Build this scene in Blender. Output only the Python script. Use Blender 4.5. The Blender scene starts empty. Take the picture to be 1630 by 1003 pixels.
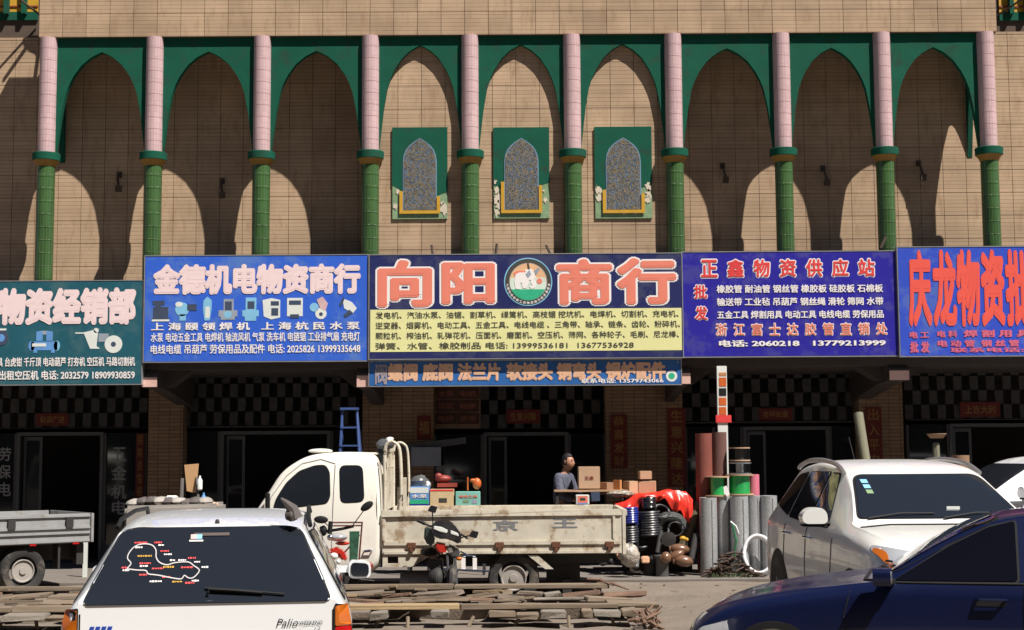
import bpy, bmesh, math, random
from mathutils import Vector, Matrix, geometry
from mathutils.bvhtree import BVHTree
random.seed(7)
SC = bpy.context.scene
COL = SC.collection
rad = math.radians

# ------------------------------------------------------------------ camera
F_PX, PITCH, ROLL, CAMZ = 2340.0, rad(5.38), rad(0.35), 1.85
_r0 = Vector((1, 0, 0)); _u0 = Vector((0, -math.sin(PITCH), math.cos(PITCH)))
CF = Vector((0, math.cos(PITCH), math.sin(PITCH)))
CR = _r0*math.cos(ROLL) - _u0*math.sin(ROLL)
CU = _u0*math.cos(ROLL) + _r0*math.sin(ROLL)
cam_d = bpy.data.cameras.new('camera'); cam = bpy.data.objects.new('camera', cam_d); COL.objects.link(cam)
cam_d.sensor_width = 36; cam_d.lens = F_PX/1630*36; cam_d.clip_end = 500; cam_d.clip_start = .1
m = Matrix((CR, CU, -CF)).transposed().to_4x4(); m.translation = (0, 0, CAMZ)
cam.matrix_world = m
SC.camera = cam

# ------------------------------------------------------------------ light
SUN_TO = Vector((1.09, -1.0, 2.25)).normalized()
w = bpy.data.worlds.new('World'); SC.world = w; w.use_nodes = True
nt = w.node_tree; bg = nt.nodes['Background']
sky = nt.nodes.new('ShaderNodeTexSky'); sky.sky_type = 'NISHITA'; sky.sun_disc = False
sky.sun_elevation = math.asin(SUN_TO.z); sky.sun_rotation = math.atan2(SUN_TO.x, SUN_TO.y)
sky.altitude = 1500; sky.air_density = .75; sky.dust_density = .4
nt.links.new(sky.outputs[0], bg.inputs[0]); bg.inputs[1].default_value = 0.05
sd = bpy.data.lights.new('sun', 'SUN'); sd.energy = 5.0; sd.angle = rad(.5); sd.color = (1, .95, .88)
sun = bpy.data.objects.new('sun', sd); COL.objects.link(sun)
sun.rotation_euler = (-SUN_TO).to_track_quat('-Z', 'Y').to_euler()
SC.view_settings.view_transform = 'Standard'; SC.view_settings.look = 'None'
SC.view_settings.exposure = 0.6; SC.view_settings.gamma = 1
SC.view_settings.use_curve_mapping = False

# ------------------------------------------------------------------ helpers
def P(px, py, Y):
    """point of the world at depth Y seen at pixel px, py of the 1630 x 1003 photograph"""
    d = CF + CR*((px-815)/F_PX) + CU*((501.5-py)/F_PX)
    return Vector((0, 0, CAMZ)) + d*(Y/d.y)

def RC(x0, y0, x1, y1, Y):
    xm, ym = (x0+x1)/2, (y0+y1)/2
    return P(x0, ym, Y).x, P(x1, ym, Y).x, P(xm, y1, Y).z, P(xm, y0, Y).z

def s2l(c): return c/12.92 if c <= .04045 else ((c+.055)/1.055)**2.4
def C8(r, g, b, k=1.0):
    return tuple(min(.9, s2l(v/255)*k) for v in (r, g, b))

MATS = {}
def mat(name, col=(.5, .5, .5), rough=.6, metal=0, var=.12, scale=5, bump=0, bscale=60, coat=0,
        dirt=None, dscale=3, dthr=.55, spec=.5, stretch=(1, 1, 1)):
    if name in MATS: return MATS[name]
    m = bpy.data.materials.new(name); m.use_nodes = True; MATS[name] = m
    n = m.node_tree.nodes; L = m.node_tree.links; b = n['Principled BSDF']
    b.inputs['Roughness'].default_value = rough; b.inputs['Metallic'].default_value = metal
    b.inputs['Coat Weight'].default_value = coat; b.inputs['Coat Roughness'].default_value = .04
    b.inputs['Specular IOR Level'].default_value = spec
    geo = n.new('ShaderNodeNewGeometry'); mp = n.new('ShaderNodeMapping'); L.new(geo.outputs['Position'], mp.inputs[0])
    mp.inputs['Scale'].default_value = stretch
    no = n.new('ShaderNodeTexNoise'); no.inputs['Scale'].default_value = scale; no.inputs['Detail'].default_value = 6
    L.new(mp.outputs[0], no.inputs['Vector'])
    r = n.new('ShaderNodeMix'); r.data_type = 'RGBA'
    L.new(no.outputs['Fac'], r.inputs[0])
    r.inputs[6].default_value = (*[min(1, max(0, c*(1-var*2))) for c in col], 1)
    r.inputs[7].default_value = (*[min(1, c*(1+var*2)) for c in col], 1)
    out = r.outputs[2]
    if dirt:
        n2 = n.new('ShaderNodeTexNoise'); n2.inputs['Scale'].default_value = dscale; n2.inputs['Detail'].default_value = 9
        n2.inputs['Roughness'].default_value = .7
        L.new(mp.outputs[0], n2.inputs['Vector'])
        cr = n.new('ShaderNodeMapRange'); cr.inputs[1].default_value = dthr; cr.inputs[2].default_value = dthr+.12
        L.new(n2.outputs['Fac'], cr.inputs[0])
        r2 = n.new('ShaderNodeMix'); r2.data_type = 'RGBA'; L.new(cr.outputs[0], r2.inputs[0])
        L.new(out, r2.inputs[6]); r2.inputs[7].default_value = (*dirt, 1); out = r2.outputs[2]
        mr = n.new('ShaderNodeMapRange'); L.new(cr.outputs[0], mr.inputs[0])
        mr.inputs[3].default_value = rough; mr.inputs[4].default_value = .85
        L.new(mr.outputs[0], b.inputs['Roughness'])
    L.new(out, b.inputs['Base Color'])
    if bump:
        n3 = n.new('ShaderNodeTexNoise'); n3.inputs['Scale'].default_value = bscale; n3.inputs['Detail'].default_value = 5
        L.new(mp.outputs[0], n3.inputs['Vector'])
        bp = n.new('ShaderNodeBump'); bp.inputs['Strength'].default_value = bump; bp.inputs['Distance'].default_value = .02
        L.new(n3.outputs['Fac'], bp.inputs['Height']); L.new(bp.outputs[0], b.inputs['Normal'])
    return m

def tile_mat(name, col, mortar, bw, bh, msz=.06, rough=.55, var=.25, cyl=None, bumpd=.004, stain=None):
    """small glazed tiles laid in a stack bond, mapped on world x / z (or round a column of the given radius)"""
    if name in MATS: return MATS[name]
    m = bpy.data.materials.new(name); m.use_nodes = True; MATS[name] = m
    n = m.node_tree.nodes; L = m.node_tree.links; b = n['Principled BSDF']; b.inputs['Roughness'].default_value = rough
    if cyl:
        tc = n.new('ShaderNodeTexCoord'); sp = n.new('ShaderNodeSeparateXYZ'); L.new(tc.outputs['Object'], sp.inputs[0])
        at = n.new('ShaderNodeMath'); at.operation = 'ARCTAN2'; L.new(sp.outputs[1], at.inputs[0]); L.new(sp.outputs[0], at.inputs[1])
        mu = n.new('ShaderNodeMath'); mu.operation = 'MULTIPLY'; L.new(at.outputs[0], mu.inputs[0]); mu.inputs[1].default_value = cyl
        xo = mu.outputs[0]
    else:
        tc = n.new('ShaderNodeNewGeometry'); sp = n.new('ShaderNodeSeparateXYZ'); L.new(tc.outputs['Position'], sp.inputs[0]); xo = sp.outputs[0]
    cb = n.new('ShaderNodeCombineXYZ'); L.new(xo, cb.inputs[0]); L.new(sp.outputs[2], cb.inputs[1])
    br = n.new('ShaderNodeTexBrick'); br.offset = 0; L.new(cb.outputs[0], br.inputs['Vector'])
    br.inputs['Scale'].default_value = 1; br.inputs['Brick Width'].default_value = bw; br.inputs['Row Height'].default_value = bh
    br.inputs['Mortar Size'].default_value = bh*msz; br.inputs['Mortar Smooth'].default_value = .3
    br.inputs['Color1'].default_value = (*[c*(1-var*.5) for c in col], 1)
    br.inputs['Color2'].default_value = (*[min(1, c*(1+var*.5)) for c in col], 1)
    br.inputs['Mortar'].default_value = (*mortar, 1)
    no = n.new('ShaderNodeTexNoise'); no.inputs['Scale'].default_value = 1.3; no.inputs['Detail'].default_value = 8
    L.new(tc.outputs[0] if cyl is None else tc.outputs['Object'], no.inputs['Vector'])
    mr = n.new('ShaderNodeMapRange'); mr.inputs[1].default_value = .3; mr.inputs[2].default_value = .7
    mr.inputs[3].default_value = .82; mr.inputs[4].default_value = 1.13; L.new(no.outputs['Fac'], mr.inputs[0])
    mx = n.new('ShaderNodeMix'); mx.data_type = 'RGBA'; mx.blend_type = 'MULTIPLY'; mx.inputs[0].default_value = 1
    L.new(br.outputs['Color'], mx.inputs[6]); L.new(mr.outputs[0], mx.inputs[7])
    out = mx.outputs[2]
    b.inputs['Specular IOR Level'].default_value = .5 if cyl else .15
    if not cyl:   # every panel fired a little lighter or darker
        oi = n.new('ShaderNodeObjectInfo'); mo = n.new('ShaderNodeMapRange'); mo.inputs[3].default_value = .90; mo.inputs[4].default_value = 1.08; L.new(oi.outputs['Random'], mo.inputs[0])
        mm = n.new('ShaderNodeMix'); mm.data_type = 'RGBA'; mm.blend_type = 'MULTIPLY'; mm.inputs[0].default_value = 1; L.new(out, mm.inputs[6]); L.new(mo.outputs[0], mm.inputs[7]); out = mm.outputs[2]
    if stain:
        mp = n.new('ShaderNodeMapping'); mp.inputs['Scale'].default_value = (3.5, 3.5, .9)
        L.new(tc.outputs[0] if cyl is None else tc.outputs['Object'], mp.inputs[0])
        n2 = n.new('ShaderNodeTexNoise'); n2.inputs['Scale'].default_value = 2.2; n2.inputs['Detail'].default_value = 8
        n2.inputs['Roughness'].default_value = .65
        L.new(mp.outputs[0], n2.inputs['Vector'])
        r3 = n.new('ShaderNodeMapRange'); r3.inputs[1].default_value = .52; r3.inputs[2].default_value = .72; r3.inputs[4].default_value = .75
        L.new(n2.outputs['Fac'], r3.inputs[0])
        m3 = n.new('ShaderNodeMix'); m3.data_type = 'RGBA'; L.new(r3.outputs[0], m3.inputs[0]); L.new(out, m3.inputs[6])
        m3.inputs[7].default_value = (*stain, 1); out = m3.outputs[2]
    L.new(out, b.inputs['Base Color'])
    bp = n.new('ShaderNodeBump'); bp.inputs['Strength'].default_value = .6; bp.inputs['Distance'].default_value = bumpd; bp.invert = True
    L.new(br.outputs['Fac'], bp.inputs['Height']); L.new(bp.outputs[0], b.inputs['Normal'])
    return m

class MB:
    def __init__(s): s.v = []; s.f = []
    def add(s, vs, fs):
        o = len(s.v); s.v += [tuple(v) for v in vs]; s.f += [tuple(i+o for i in f) for f in fs]; return s
    def box(s, x0, x1, y0, y1, z0, z1, jit=0):
        j = lambda: random.uniform(-jit, jit) if jit else 0
        vs = [(x+j(), y+j(), z+j()) for z in (z0, z1) for y in (y0, y1) for x in (x0, x1)]
        return s.add(vs, [(0, 2, 3, 1), (4, 5, 7, 6), (0, 1, 5, 4), (2, 6, 7, 3), (0, 4, 6, 2), (1, 3, 7, 5)])
    def cbox(s, c, size, rot=None):
        hx, hy, hz = (v/2 for v in size); R = rot or Matrix.Identity(3)
        vs = [Vector(c)+R @ Vector((x, y, z)) for z in (-hz, hz) for y in (-hy, hy) for x in (-hx, hx)]
        return s.add(vs, [(0, 2, 3, 1), (4, 5, 7, 6), (0, 1, 5, 4), (2, 6, 7, 3), (0, 4, 6, 2), (1, 3, 7, 5)])
    def prism(s, pts, a0, a1, axis='y'):
        """outline pts (u, v) swept along axis: y -> (u, y, v), x -> (x, u, v), z -> (u, v, z)"""
        f = {'y': lambda u, v, a: (u, a, v), 'x': lambda u, v, a: (a, u, v), 'z': lambda u, v, a: (u, v, a)}[axis]
        n = len(pts); vs = [f(u, v, a0) for u, v in pts]+[f(u, v, a1) for u, v in pts]
        tri = geometry.tessellate_polygon([[Vector((u, v, 0)) for u, v in pts]])
        fs = [t for t in tri]+[tuple(i+n for i in reversed(t)) for t in tri]
        fs += [(i, (i+1) % n, (i+1) % n+n, i+n) for i in range(n)]
        return s.add(vs, fs)
    def loft(s, rings, cap=True, closed=True):
        n = len(rings[0]); vs = [p for r in rings for p in r]; fs = []
        for k in range(len(rings)-1):
            for i in range(n if closed else n-1):
                a, b = k*n+i, k*n+(i+1) % n; fs.append((a, b, b+n, a+n))
        if cap: fs.append(tuple(range(n-1, -1, -1))); fs.append(tuple((len(rings)-1)*n+i for i in range(n)))
        return s.add(vs, fs)
    def tube(s, pts, r, n=8, closed=False, cap=True):
        pts = [Vector(p) for p in pts]; rs = r if isinstance(r, (list, tuple)) else [r]*len(pts); rings = []
        m = len(pts)
        for i, p in enumerate(pts):
            a = pts[(i-1) % m] if (closed or i > 0) else p; b = pts[(i+1) % m] if (closed or i < m-1) else p
            t = (b-a).normalized(); u = t.cross(Vector((0, 0, 1)))
            if u.length < .05: u = t.cross(Vector((1, 0, 0)))
            u.normalize(); v = t.cross(u)
            rings.append([p+(u*math.cos(2*math.pi*k/n)+v*math.sin(2*math.pi*k/n))*rs[i] for k in range(n)])
        if closed: rings.append(rings[0]); cap = False
        return s.loft(rings, cap)
    def lathe(s, prof, c=(0, 0, 0), n=16, axis='z', cap=True):
        rings = []
        for r, h in prof:
            ring = []
            for k in range(n):
                a = 2*math.pi*k/n; p = (r*math.cos(a), r*math.sin(a))
                q = {'z': (p[0], p[1], h), 'y': (p[0], h, p[1]), 'x': (h, p[0], p[1])}[axis]
                ring.append((q[0]+c[0], q[1]+c[1], q[2]+c[2]))
            rings.append(ring)
        return s.loft(rings, cap=cap)
    def ell(s, c, r, n=12, rot=None, noise=0):
        R = rot or Matrix.Identity(3); rings = []
        for i in range(1, n//2+3):
            th = math.pi*(i-.5)/(n//2+2); rings.append([])
            for k in range(n):
                a = 2*math.pi*k/n; q = 1+random.uniform(-noise, noise)
                rings[-1].append(Vector(c)+R @ Vector((r[0]*q*math.sin(th)*math.cos(a), r[1]*q*math.sin(th)*math.sin(a), r[2]*q*math.cos(th))))
        return s.loft(rings)
    def build(s, name, mt, parent=None, smooth=True, bevel=0, kind=None, angle=35, local=False):
        me = bpy.data.meshes.new(name)
        off = Vector((0, 0, 0))
        if parent is not None and not local: off = ABS.get(parent.name, Vector((0, 0, 0)))
        me.from_pydata([tuple(Vector(v)-off) for v in s.v], [], s.f); me.validate()
        bm = bmesh.new(); bm.from_mesh(me); bmesh.ops.remove_doubles(bm, verts=bm.verts, dist=1e-5)
        bmesh.ops.recalc_face_normals(bm, faces=bm.faces)
        if bevel: bmesh.ops.bevel(bm, geom=[e for e in bm.edges if len(e.link_faces) == 2 and e.calc_face_angle(0) > .6], offset=bevel, segments=2, affect='EDGES', clamp_overlap=True)
        bm.to_mesh(me); bm.free()
        if smooth:
            me.polygons.foreach_set('use_smooth', [True]*len(me.polygons)); me.set_sharp_from_angle(angle=rad(angle))
        if isinstance(mt, str): mt = MATS[mt]
        me.materials.append(mt)
        o = bpy.data.objects.new(name, me); COL.objects.link(o)
        if parent is not None: o.parent = parent; ABS[o.name] = off if not local else Vector((0, 0, 0))
        else: ABS[o.name] = Vector((0, 0, 0))
        if kind: o['kind'] = kind
        return o

ABS = {}   # where the local origin of each thing lies in the world
def thing(name, label, cat, loc=(0, 0, 0), rz=0, group=None):
    o = bpy.data.objects.new(name, None); COL.objects.link(o); o.empty_display_size = .1
    o.location = loc; o.rotation_euler = (0, 0, rz); o['label'] = label; o['category'] = cat
    if group: o['group'] = group
    ABS[o.name] = Vector(loc); return o
def tag(o, label, cat, group=None):
    o['label'] = label; o['category'] = cat
    if group: o['group'] = group
    return o
def solo(mb, name, mt, label, cat, group=None, **k):
    """a thing that is one mesh: its origin is moved to its base"""
    xs = [v[0] for v in mb.v]; ys = [v[1] for v in mb.v]; zs = [v[2] for v in mb.v]
    c = Vector(((min(xs)+max(xs))/2, (min(ys)+max(ys))/2, min(zs)))
    mb.v = [tuple(Vector(v)-c) for v in mb.v]
    o = mb.build(name, mt, None, **k); o.location = c; ABS[o.name] = c
    return tag(o, label, cat, group)
def place(me_or_o, name, parent, loc, rot=(0, 0, 0), scale=(1, 1, 1)):
    me = me_or_o.data if hasattr(me_or_o, 'data') else me_or_o
    o = bpy.data.objects.new(name, me); COL.objects.link(o); o.parent = parent
    o.location = Vector(loc)-(ABS[parent.name] if parent else Vector((0, 0, 0))); o.rotation_euler = rot; o.scale = scale
    return o
def rpoly(pts, r, n=4):
    out = []; N = len(pts)
    for i in range(N):
        a, b, c = (Vector(pts[(i+k) % N]) for k in (-1, 0, 1))
        d1 = min(r, (a-b).length*.45); d2 = min(r, (c-b).length*.45)
        p0 = b+(a-b).normalized()*d1; p2 = b+(c-b).normalized()*d2
        for k in range(n+1):
            t = k/n; q = p0*(1-t)**2+b*2*t*(1-t)+p2*t*t; out.append((q.x, q.y))
    return out

_tc = {}
def text_mesh(s, off=0.0, shear=0.0, spacing=1.0):
    """triangulated glyphs; boldness comes from shifted copies, each a hair (z) behind the last"""
    k = (s, off, shear, spacing)
    if k not in _tc:
        if off == 0:
            c = bpy.data.curves.new('lettering', 'FONT'); c.body = s; c.resolution_u = 2; c.shear = shear
            c.space_character = spacing
            o = bpy.data.objects.new('lettering', c); me = bpy.data.meshes.new_from_object(o)
            _tc[k] = ([v.co.copy() for v in me.vertices], [tuple(p.vertices) for p in me.polygons])
            bpy.data.objects.remove(o)
        else:
            v0, f0 = text_mesh(s, 0.0, shear, spacing); n = 4 if off < .028 else (8 if off < .07 else 12); V = []; F = []
            for j in range(n+1):
                d = Vector((0, 0, 0)) if j == n else Vector((off*math.cos(2*math.pi*(j+.5)/n), off*math.sin(2*math.pi*(j+.5)/n), (j+1)*.0003))
                F += [tuple(i+len(V) for i in f) for f in f0]; V += [v+d for v in v0]
            _tc[k] = (V, F)
    return _tc[k]
def text_on(s, X0, X1, Z0, Z1, Y, mt, parent, off=0.0, ref=None, shear=0.0, name='lettering', spacing=1.0):
    """flat lettering in the plane Y fitted in a rectangle; ref: boldness whose bounding box sets the fit"""
    vs, fs = text_mesh(s, off, shear, spacing); rv = text_mesh(s, ref if ref is not None else off, shear, spacing)[0]
    x0, x1 = min(v.x for v in rv), max(v.x for v in rv); y0, y1 = min(v.y for v in rv), max(v.y for v in rv)
    b = MB(); b.v = [(X0+(v.x-x0)/(x1-x0)*(X1-X0), Y+v.z, Z0+(v.y-y0)/(y1-y0)*(Z1-Z0)) for v in vs]; b.f = list(fs)
    me = bpy.data.meshes.new(name); ofs = ABS.get(parent.name, Vector((0, 0, 0)))
    me.from_pydata([tuple(Vector(v)-ofs) for v in b.v], [], b.f); me.materials.append(MATS[mt] if isinstance(mt, str) else mt)
    o = bpy.data.objects.new(name, me); COL.objects.link(o); o.parent = parent; return o

# ------------------------------------------------------------------ materials
KW = 1/1.0      # photo colour of a sunlit wall -> base colour
TILE = tile_mat('facade_tile', (.465, .328, .215), (.27, .185, .12), 9.0, .0635, .06, rough=.5, var=.12, stain=(.31, .20, .12))
mat('groove', (.09, .062, .045), .9)
tile_mat('pink_tile', (.56, .385, .39), (.46, .31, .31), .048, .18, .02, rough=.35, var=.1, cyl=.14)
tile_mat('green_tile', (.045, .105, .032), (.085, .14, .06), .048, .21, .03, rough=.25, var=.35, cyl=.14)
mat('green_paint', (.007, .088, .052), .8, spec=.15, var=.12, scale=3, dirt=(.02, .066, .045), dscale=4, dthr=.52)
mat('faded_green', (.20, .31, .17), .8, var=.2, scale=14)
mat('peel', (.62, .54, .43), .9, var=.1)
mat('ochre', (.28, .15, .02), .6)
mat('yellow_paint', (.55, .30, .02), .6, var=.1, scale=9)
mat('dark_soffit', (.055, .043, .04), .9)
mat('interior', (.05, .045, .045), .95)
mat('brown_brick', (.26, .17, .12), .8)
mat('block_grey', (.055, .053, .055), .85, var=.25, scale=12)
mat('aluminium', (.11, .118, .13), .5, .4)
mat('dark_glass', (.012, .014, .018), .06, var=0, spec=.6)
mat('red_paper', (.13, .013, .009), .7); mat('gold', (.26, .14, .035), .6)
mat('white_print', (.85, .80, .78), .55, var=.03); mat('pinkish_print', (.85, .66, .66), .55, var=.03)
mat('salmon_print', (.78, .22, .15), .55, var=.03); mat('black_print', (.05, .05, .04), .6, var=0)
mat('red_print', (.72, .05, .05), .55, var=.03); mat('redorange_print', (.78, .09, .06), .55, var=.04)
mat('cream_print', (.74, .72, .34), .55, var=.04)
mat('s_teal', C8(34, 88, 102), .4, var=.1, scale=2, dirt=(.03, .11, .13), dscale=1.8, dthr=.5); mat('s_blue', C8(52, 98, 205), .4, var=.05, scale=2, dirt=(.07, .17, .50), dscale=1.8, dthr=.5)
mat('s_navy', C8(36, 42, 92), .4, var=.08, scale=2, dirt=(.03, .035, .10), dscale=1.8, dthr=.5); mat('s_violet', C8(42, 36, 150), .38, var=.05, scale=2, dirt=(.035, .03, .25), dscale=1.8, dthr=.5)
mat('s_sky', C8(50, 78, 190), .4, var=.05, scale=2, dirt=(.06, .12, .44), dscale=1.8, dthr=.5); mat('s_banner', C8(40, 98, 165), .5, var=.15, scale=5)
mat('metal_edge', (.45, .45, .47), .4, .6)
# ------------------------------------------------------------------ ground
def gz(x, y):
    dip = max(0, min(1, (y-14.5)/2.5))*max(0, min(1, (21.2-y)/1.2))*max(0, min(1, (3.2-x)/1.5))
    return -.15*dip
def ground():
    b = MB(); xs = [-60, -40, -25, -16]+[-12+i*.25 for i in range(97)]+[16, 25, 40, 60]
    ys = [-40, -20, -8, 0, 4, 7]+[9+i*.2 for i in range(76)]+[26, 40, 70]
    vs = [(x, y, gz(x, y)+(random.uniform(-.012, .012) if 9 < y < 22 and abs(x) < 12 else 0)-.004) for y in ys for x in xs]
    n = len(xs); b.add(vs, [(j*n+i, j*n+i+1, (j+1)*n+i+1, (j+1)*n+i) for j in range(len(ys)-1) for i in range(n-1)])
    mt = mat('packed_dirt', (.175, .142, .112), .95, var=.16, scale=1.6, bump=.7, bscale=14, dirt=(.115, .09, .068), dscale=3.5, dthr=.56)
    b.build('ground', mt, kind='structure')
    b = MB(); b.box(-14, 14, 21.4, 25.62, -.1, .03)
    b.build('pavement', mat('concrete', (.16, .137, .12), .9, var=.1, scale=2, bump=.25, bscale=30, dirt=(.115, .097, .083), dscale=2.2, dthr=.6), kind='structure', bevel=.01)
    b = MB()
    for i in range(650):
        x = random.uniform(-8, 9); y = random.uniform(10, 21.3); r = random.uniform(.006, .02)
        b.cbox((x, y, gz(x, y)+r*.3), (r*2.4, r*1.8, r*.7), Matrix.Rotation(random.uniform(0, 3), 3, 'Z') @ Matrix.Rotation(random.uniform(-.4, .4), 3, 'X'))
    b.build('gravel', mat('pebble', (.15, .12, .092), .9, var=.3, scale=2), kind='stuff', smooth=False)
ground()

# ------------------------------------------------------------------ the building
YF, YFA, YC, YD, YS = 23.20, 23.13, 23.30, 23.99, 25.6     # arch plane, parapet, middle wall, deep wall, shop fronts
B = thing('shop_building', 'tan tiled building with pink and green columned arcade above a row of shops', 'building', (0, 23.2, 0))
colx = [78, 247, 418, 590, 748, 910, 1071, 1243, 1403, 1568]
CX = [P(x, 75, YF).x for x in colx]
ZTOP = P(815, 55, YFA).z                  # underside of the parapet
ZFL = P(815, 470, YD).z                   # gallery floor
XL, XR = P(62, 55, YFA).x, P(1587, 55, YFA).x
# ---- walls with their substrate
def wall_box(name, x0, x1, y0, y1, z0, z1, mt='groove'):
    b = MB(); b.box(x0, x1, y0, y1, z0, z1); return b.build(name, mt, B, smooth=False)
PAR_H = .381*3
w_fas = wall_box('parapet', XL, XR, YFA+.008, YFA+.16, ZTOP, ZTOP+PAR_H)
w_mid = wall_box('middle_wall', CX[3]-.05, CX[6]+.05, YC+.008, YD-.01, ZFL, ZTOP+.05)
w_deep = wall_box('deep_wall', -14, 14, YD+.008, YD+.25, ZFL-.4, ZTOP+4.2)
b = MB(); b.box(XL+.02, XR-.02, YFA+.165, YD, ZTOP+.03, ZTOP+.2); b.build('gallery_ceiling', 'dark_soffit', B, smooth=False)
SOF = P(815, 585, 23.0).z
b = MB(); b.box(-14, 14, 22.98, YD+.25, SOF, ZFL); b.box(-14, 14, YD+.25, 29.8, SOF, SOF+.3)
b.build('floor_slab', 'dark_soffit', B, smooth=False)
# ---- tile panels: squares of 38 cm with recessed joints, the small strip tiles are in the glaze
pm = MB(); pm.box(-.5, .5, -.5, .5, -.5, .5); unit = bpy.data.meshes.new('tile_panel'); unit.from_pydata(pm.v, [], pm.f); unit.materials.append(TILE)
pool = []
def grid(x0, x1, z0, z1, Y, xo, zo, par, pri, skip=None, d=.381):
    i0 = math.floor((x0-xo)/d); k0 = math.floor((z0-zo)/d)
    for k in range(k0, int((z1-zo)/d)+1):
        for i in range(i0, int((x1-xo)/d)+2):
            a, c = max(x0, xo+i*d), min(x1, xo+(i+1)*d); e, f = max(z0, zo+k*d), min(z1, zo+(k+1)*d)
            if c-a < .02 or f-e < .02: continue
            if skip and skip(a, c, e, f): continue
            pool.append((pri, par, (a+c)/2, (e+f)/2, c-a-.0075, f-e-.0075, Y))
MOS = [(625, 204, 712, 349), (786, 204, 874, 348), (947, 203, 1037, 348)]
MR = [RC(*q, YC) for q in MOS]
grid(XL, XR, ZTOP, ZTOP+PAR_H, YFA, P(99.8, 30, YFA).x, ZTOP, w_fas, 0)
grid(CX[3], CX[6], ZFL, ZTOP, YC, P(671, 150, YC).x, P(815, 136, YC).z, w_mid, 1,
     lambda a, c, e, f: any(q[0] < a and c < q[1] and q[2] < e and f < q[3] for q in MR))
xo, zo = P(129.6, 300, YD).x, P(815, 311, YD).z
grid(-13.9, CX[3], ZFL, ZTOP+.0, YD, xo, zo, w_deep, 2)
grid(-13.9, XL-.0, ZTOP, ZTOP+.25, YD, xo, zo, w_deep, 2)
grid(CX[6], 13.9, ZFL, ZTOP+.0, YD, P(1222+280, 300, YD).x, zo, w_deep, 2)
grid(XR, 13.9, ZTOP, ZTOP+.25, YD, P(1222+280, 300, YD).x, zo, w_deep, 2)
pool.sort(key=lambda q: (q[0]+(3 if q[3] > ZTOP+.8 or abs(q[2]) > 8.4 else 0), abs(q[2]))); rest = MB()
for n_, (pri, par, x, z, w_, h_, Y) in enumerate(pool):
    if n_ < 296:
        o = place(unit, 'tile_panel', par, (x, Y+.008+random.uniform(-.0015, .0015), z), scale=(w_, .02, h_)); 
    else: rest.box(x-w_/2, x+w_/2, Y-.002, Y+.018, z-h_/2, z+h_/2)
rest.build('wall_tiling', TILE, w_deep, smooth=False, kind='stuff')
# ---- arches
PROF = [(0, 79), (7, 82), (18, 88), (32, 100), (44, 117), (51, 131), (56, 145), (62, 176), (66, 207), (69.6, 238)]
ZB = P(815, 243, YF).z
def arch_panel(cx, hw, apex_dy, par, name, sx=1.0, thick=.10, y0=YF):
    pts = [(cx-hw, ZTOP+.02), (cx-hw, ZB)]
    prof = [(u/84*hw*sx, P(815, v+apex_dy*(1-(v-79)/160), YF).z) for u, v in PROF]
    pts = [(cx-hw, ZTOP+.028), (cx-hw, ZB)]+[(cx-u, z) for u, z in reversed(prof)]+[(cx+u, z) for u, z in prof[1:]]+[(cx+hw, ZB), (cx+hw, ZTOP+.028)]
    b = MB(); b.prism(pts, y0, y0+thick, 'y'); return b.build(name, 'green_paint', par, smooth=True, angle=25)
for i in range(9):
    cx = (CX[i]+CX[i+1])/2; hw = (CX[i+1]-CX[i])/2
    arch_panel(cx, hw, -8 if 3 <= i <= 5 else 0, B, 'arch', thick=.094 if 3 <= i <= 5 else .11)
# arches across the two open ends of the gallery
for x in (CX[0]+.02, CX[9]-.06):
    y0, y1 = YF+.11, YD-.0; cy = (y0+y1)/2; hw = (y1-y0)/2
    z1 = P(815, 115, YF).z
    prof = [(0, z1), (.25, z1-.14), (.45, z1-.36), (.62, z1-.62), (.77, z1-.9), (.89, z1-1.12), (.965, z1-1.28)]
    pts = [(cy-hw, ZTOP+.03), (cy-hw, z1-1.28)]+[(cy-u*hw, z) for u, z in reversed(prof)]+[(cy+u*hw, z) for u, z in prof[1:]]+[(cy+hw-.005, z1-1.28), (cy+hw-.005, ZTOP+.03)]
    b = MB(); b.prism(pts, x-.04, x+.04, 'x'); b.build('end_arch', 'green_paint', B)
# ---- columns
ZCAP = P(815, 243, YF).z
for i, x in enumerate(CX):
    r = .138; c = bpy.data.objects.new('column', None); COL.objects.link(c); c.parent = B; c.empty_display_size = .1
    c.location = Vector((x, YF, ZFL))-ABS[B.name]; ABS[c.name] = Vector((x, YF, ZFL))
    zl = ZFL
    def shaft(z0, z1, nm, mt, rr):
        me_ = MB(); prof = []
        n = max(1, round((z1-z0)/.182)) if mt == 'pink_tile' else max(1, round((z1-z0)/.21)); h = (z1-z0)/n
        for k in range(n):
            a, e = z0+k*h, z0+(k+1)*h
            prof += [(rr-.0035, a), (rr-.0035, a+.003), (rr, a+.0035), (rr, e-.0035), (rr-.0035, e-.003)]
        me_.lathe([(q, z-zl) for q, z in prof], (0, 0, 0), 24); o = me_.build(nm, mt, c, local=True, angle=30); return o
    shaft(ZCAP+.02, ZTOP, 'shaft', 'pink_tile', r)
    shaft(ZFL, ZCAP-.16, 'shaft', 'green_tile', r+.004)
    b = MB(); b.lathe([(.205, ZCAP-.095-zl), (.215, ZCAP-.09-zl), (.22, ZCAP+.02-zl), (.21, ZCAP+.028-zl), (.14, ZCAP+.03-zl)], n=24); b.build('capital', 'green_paint', c, local=True)
    b = MB(); b.lathe([(.142, ZCAP-.19-zl), (.15, ZCAP-.185-zl), (.16, ZCAP-.15-zl), (.19, ZCAP-.11-zl), (.203, ZCAP-.096-zl)], n=24); b.build('capital_ring', 'ochre', c, local=True)
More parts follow.
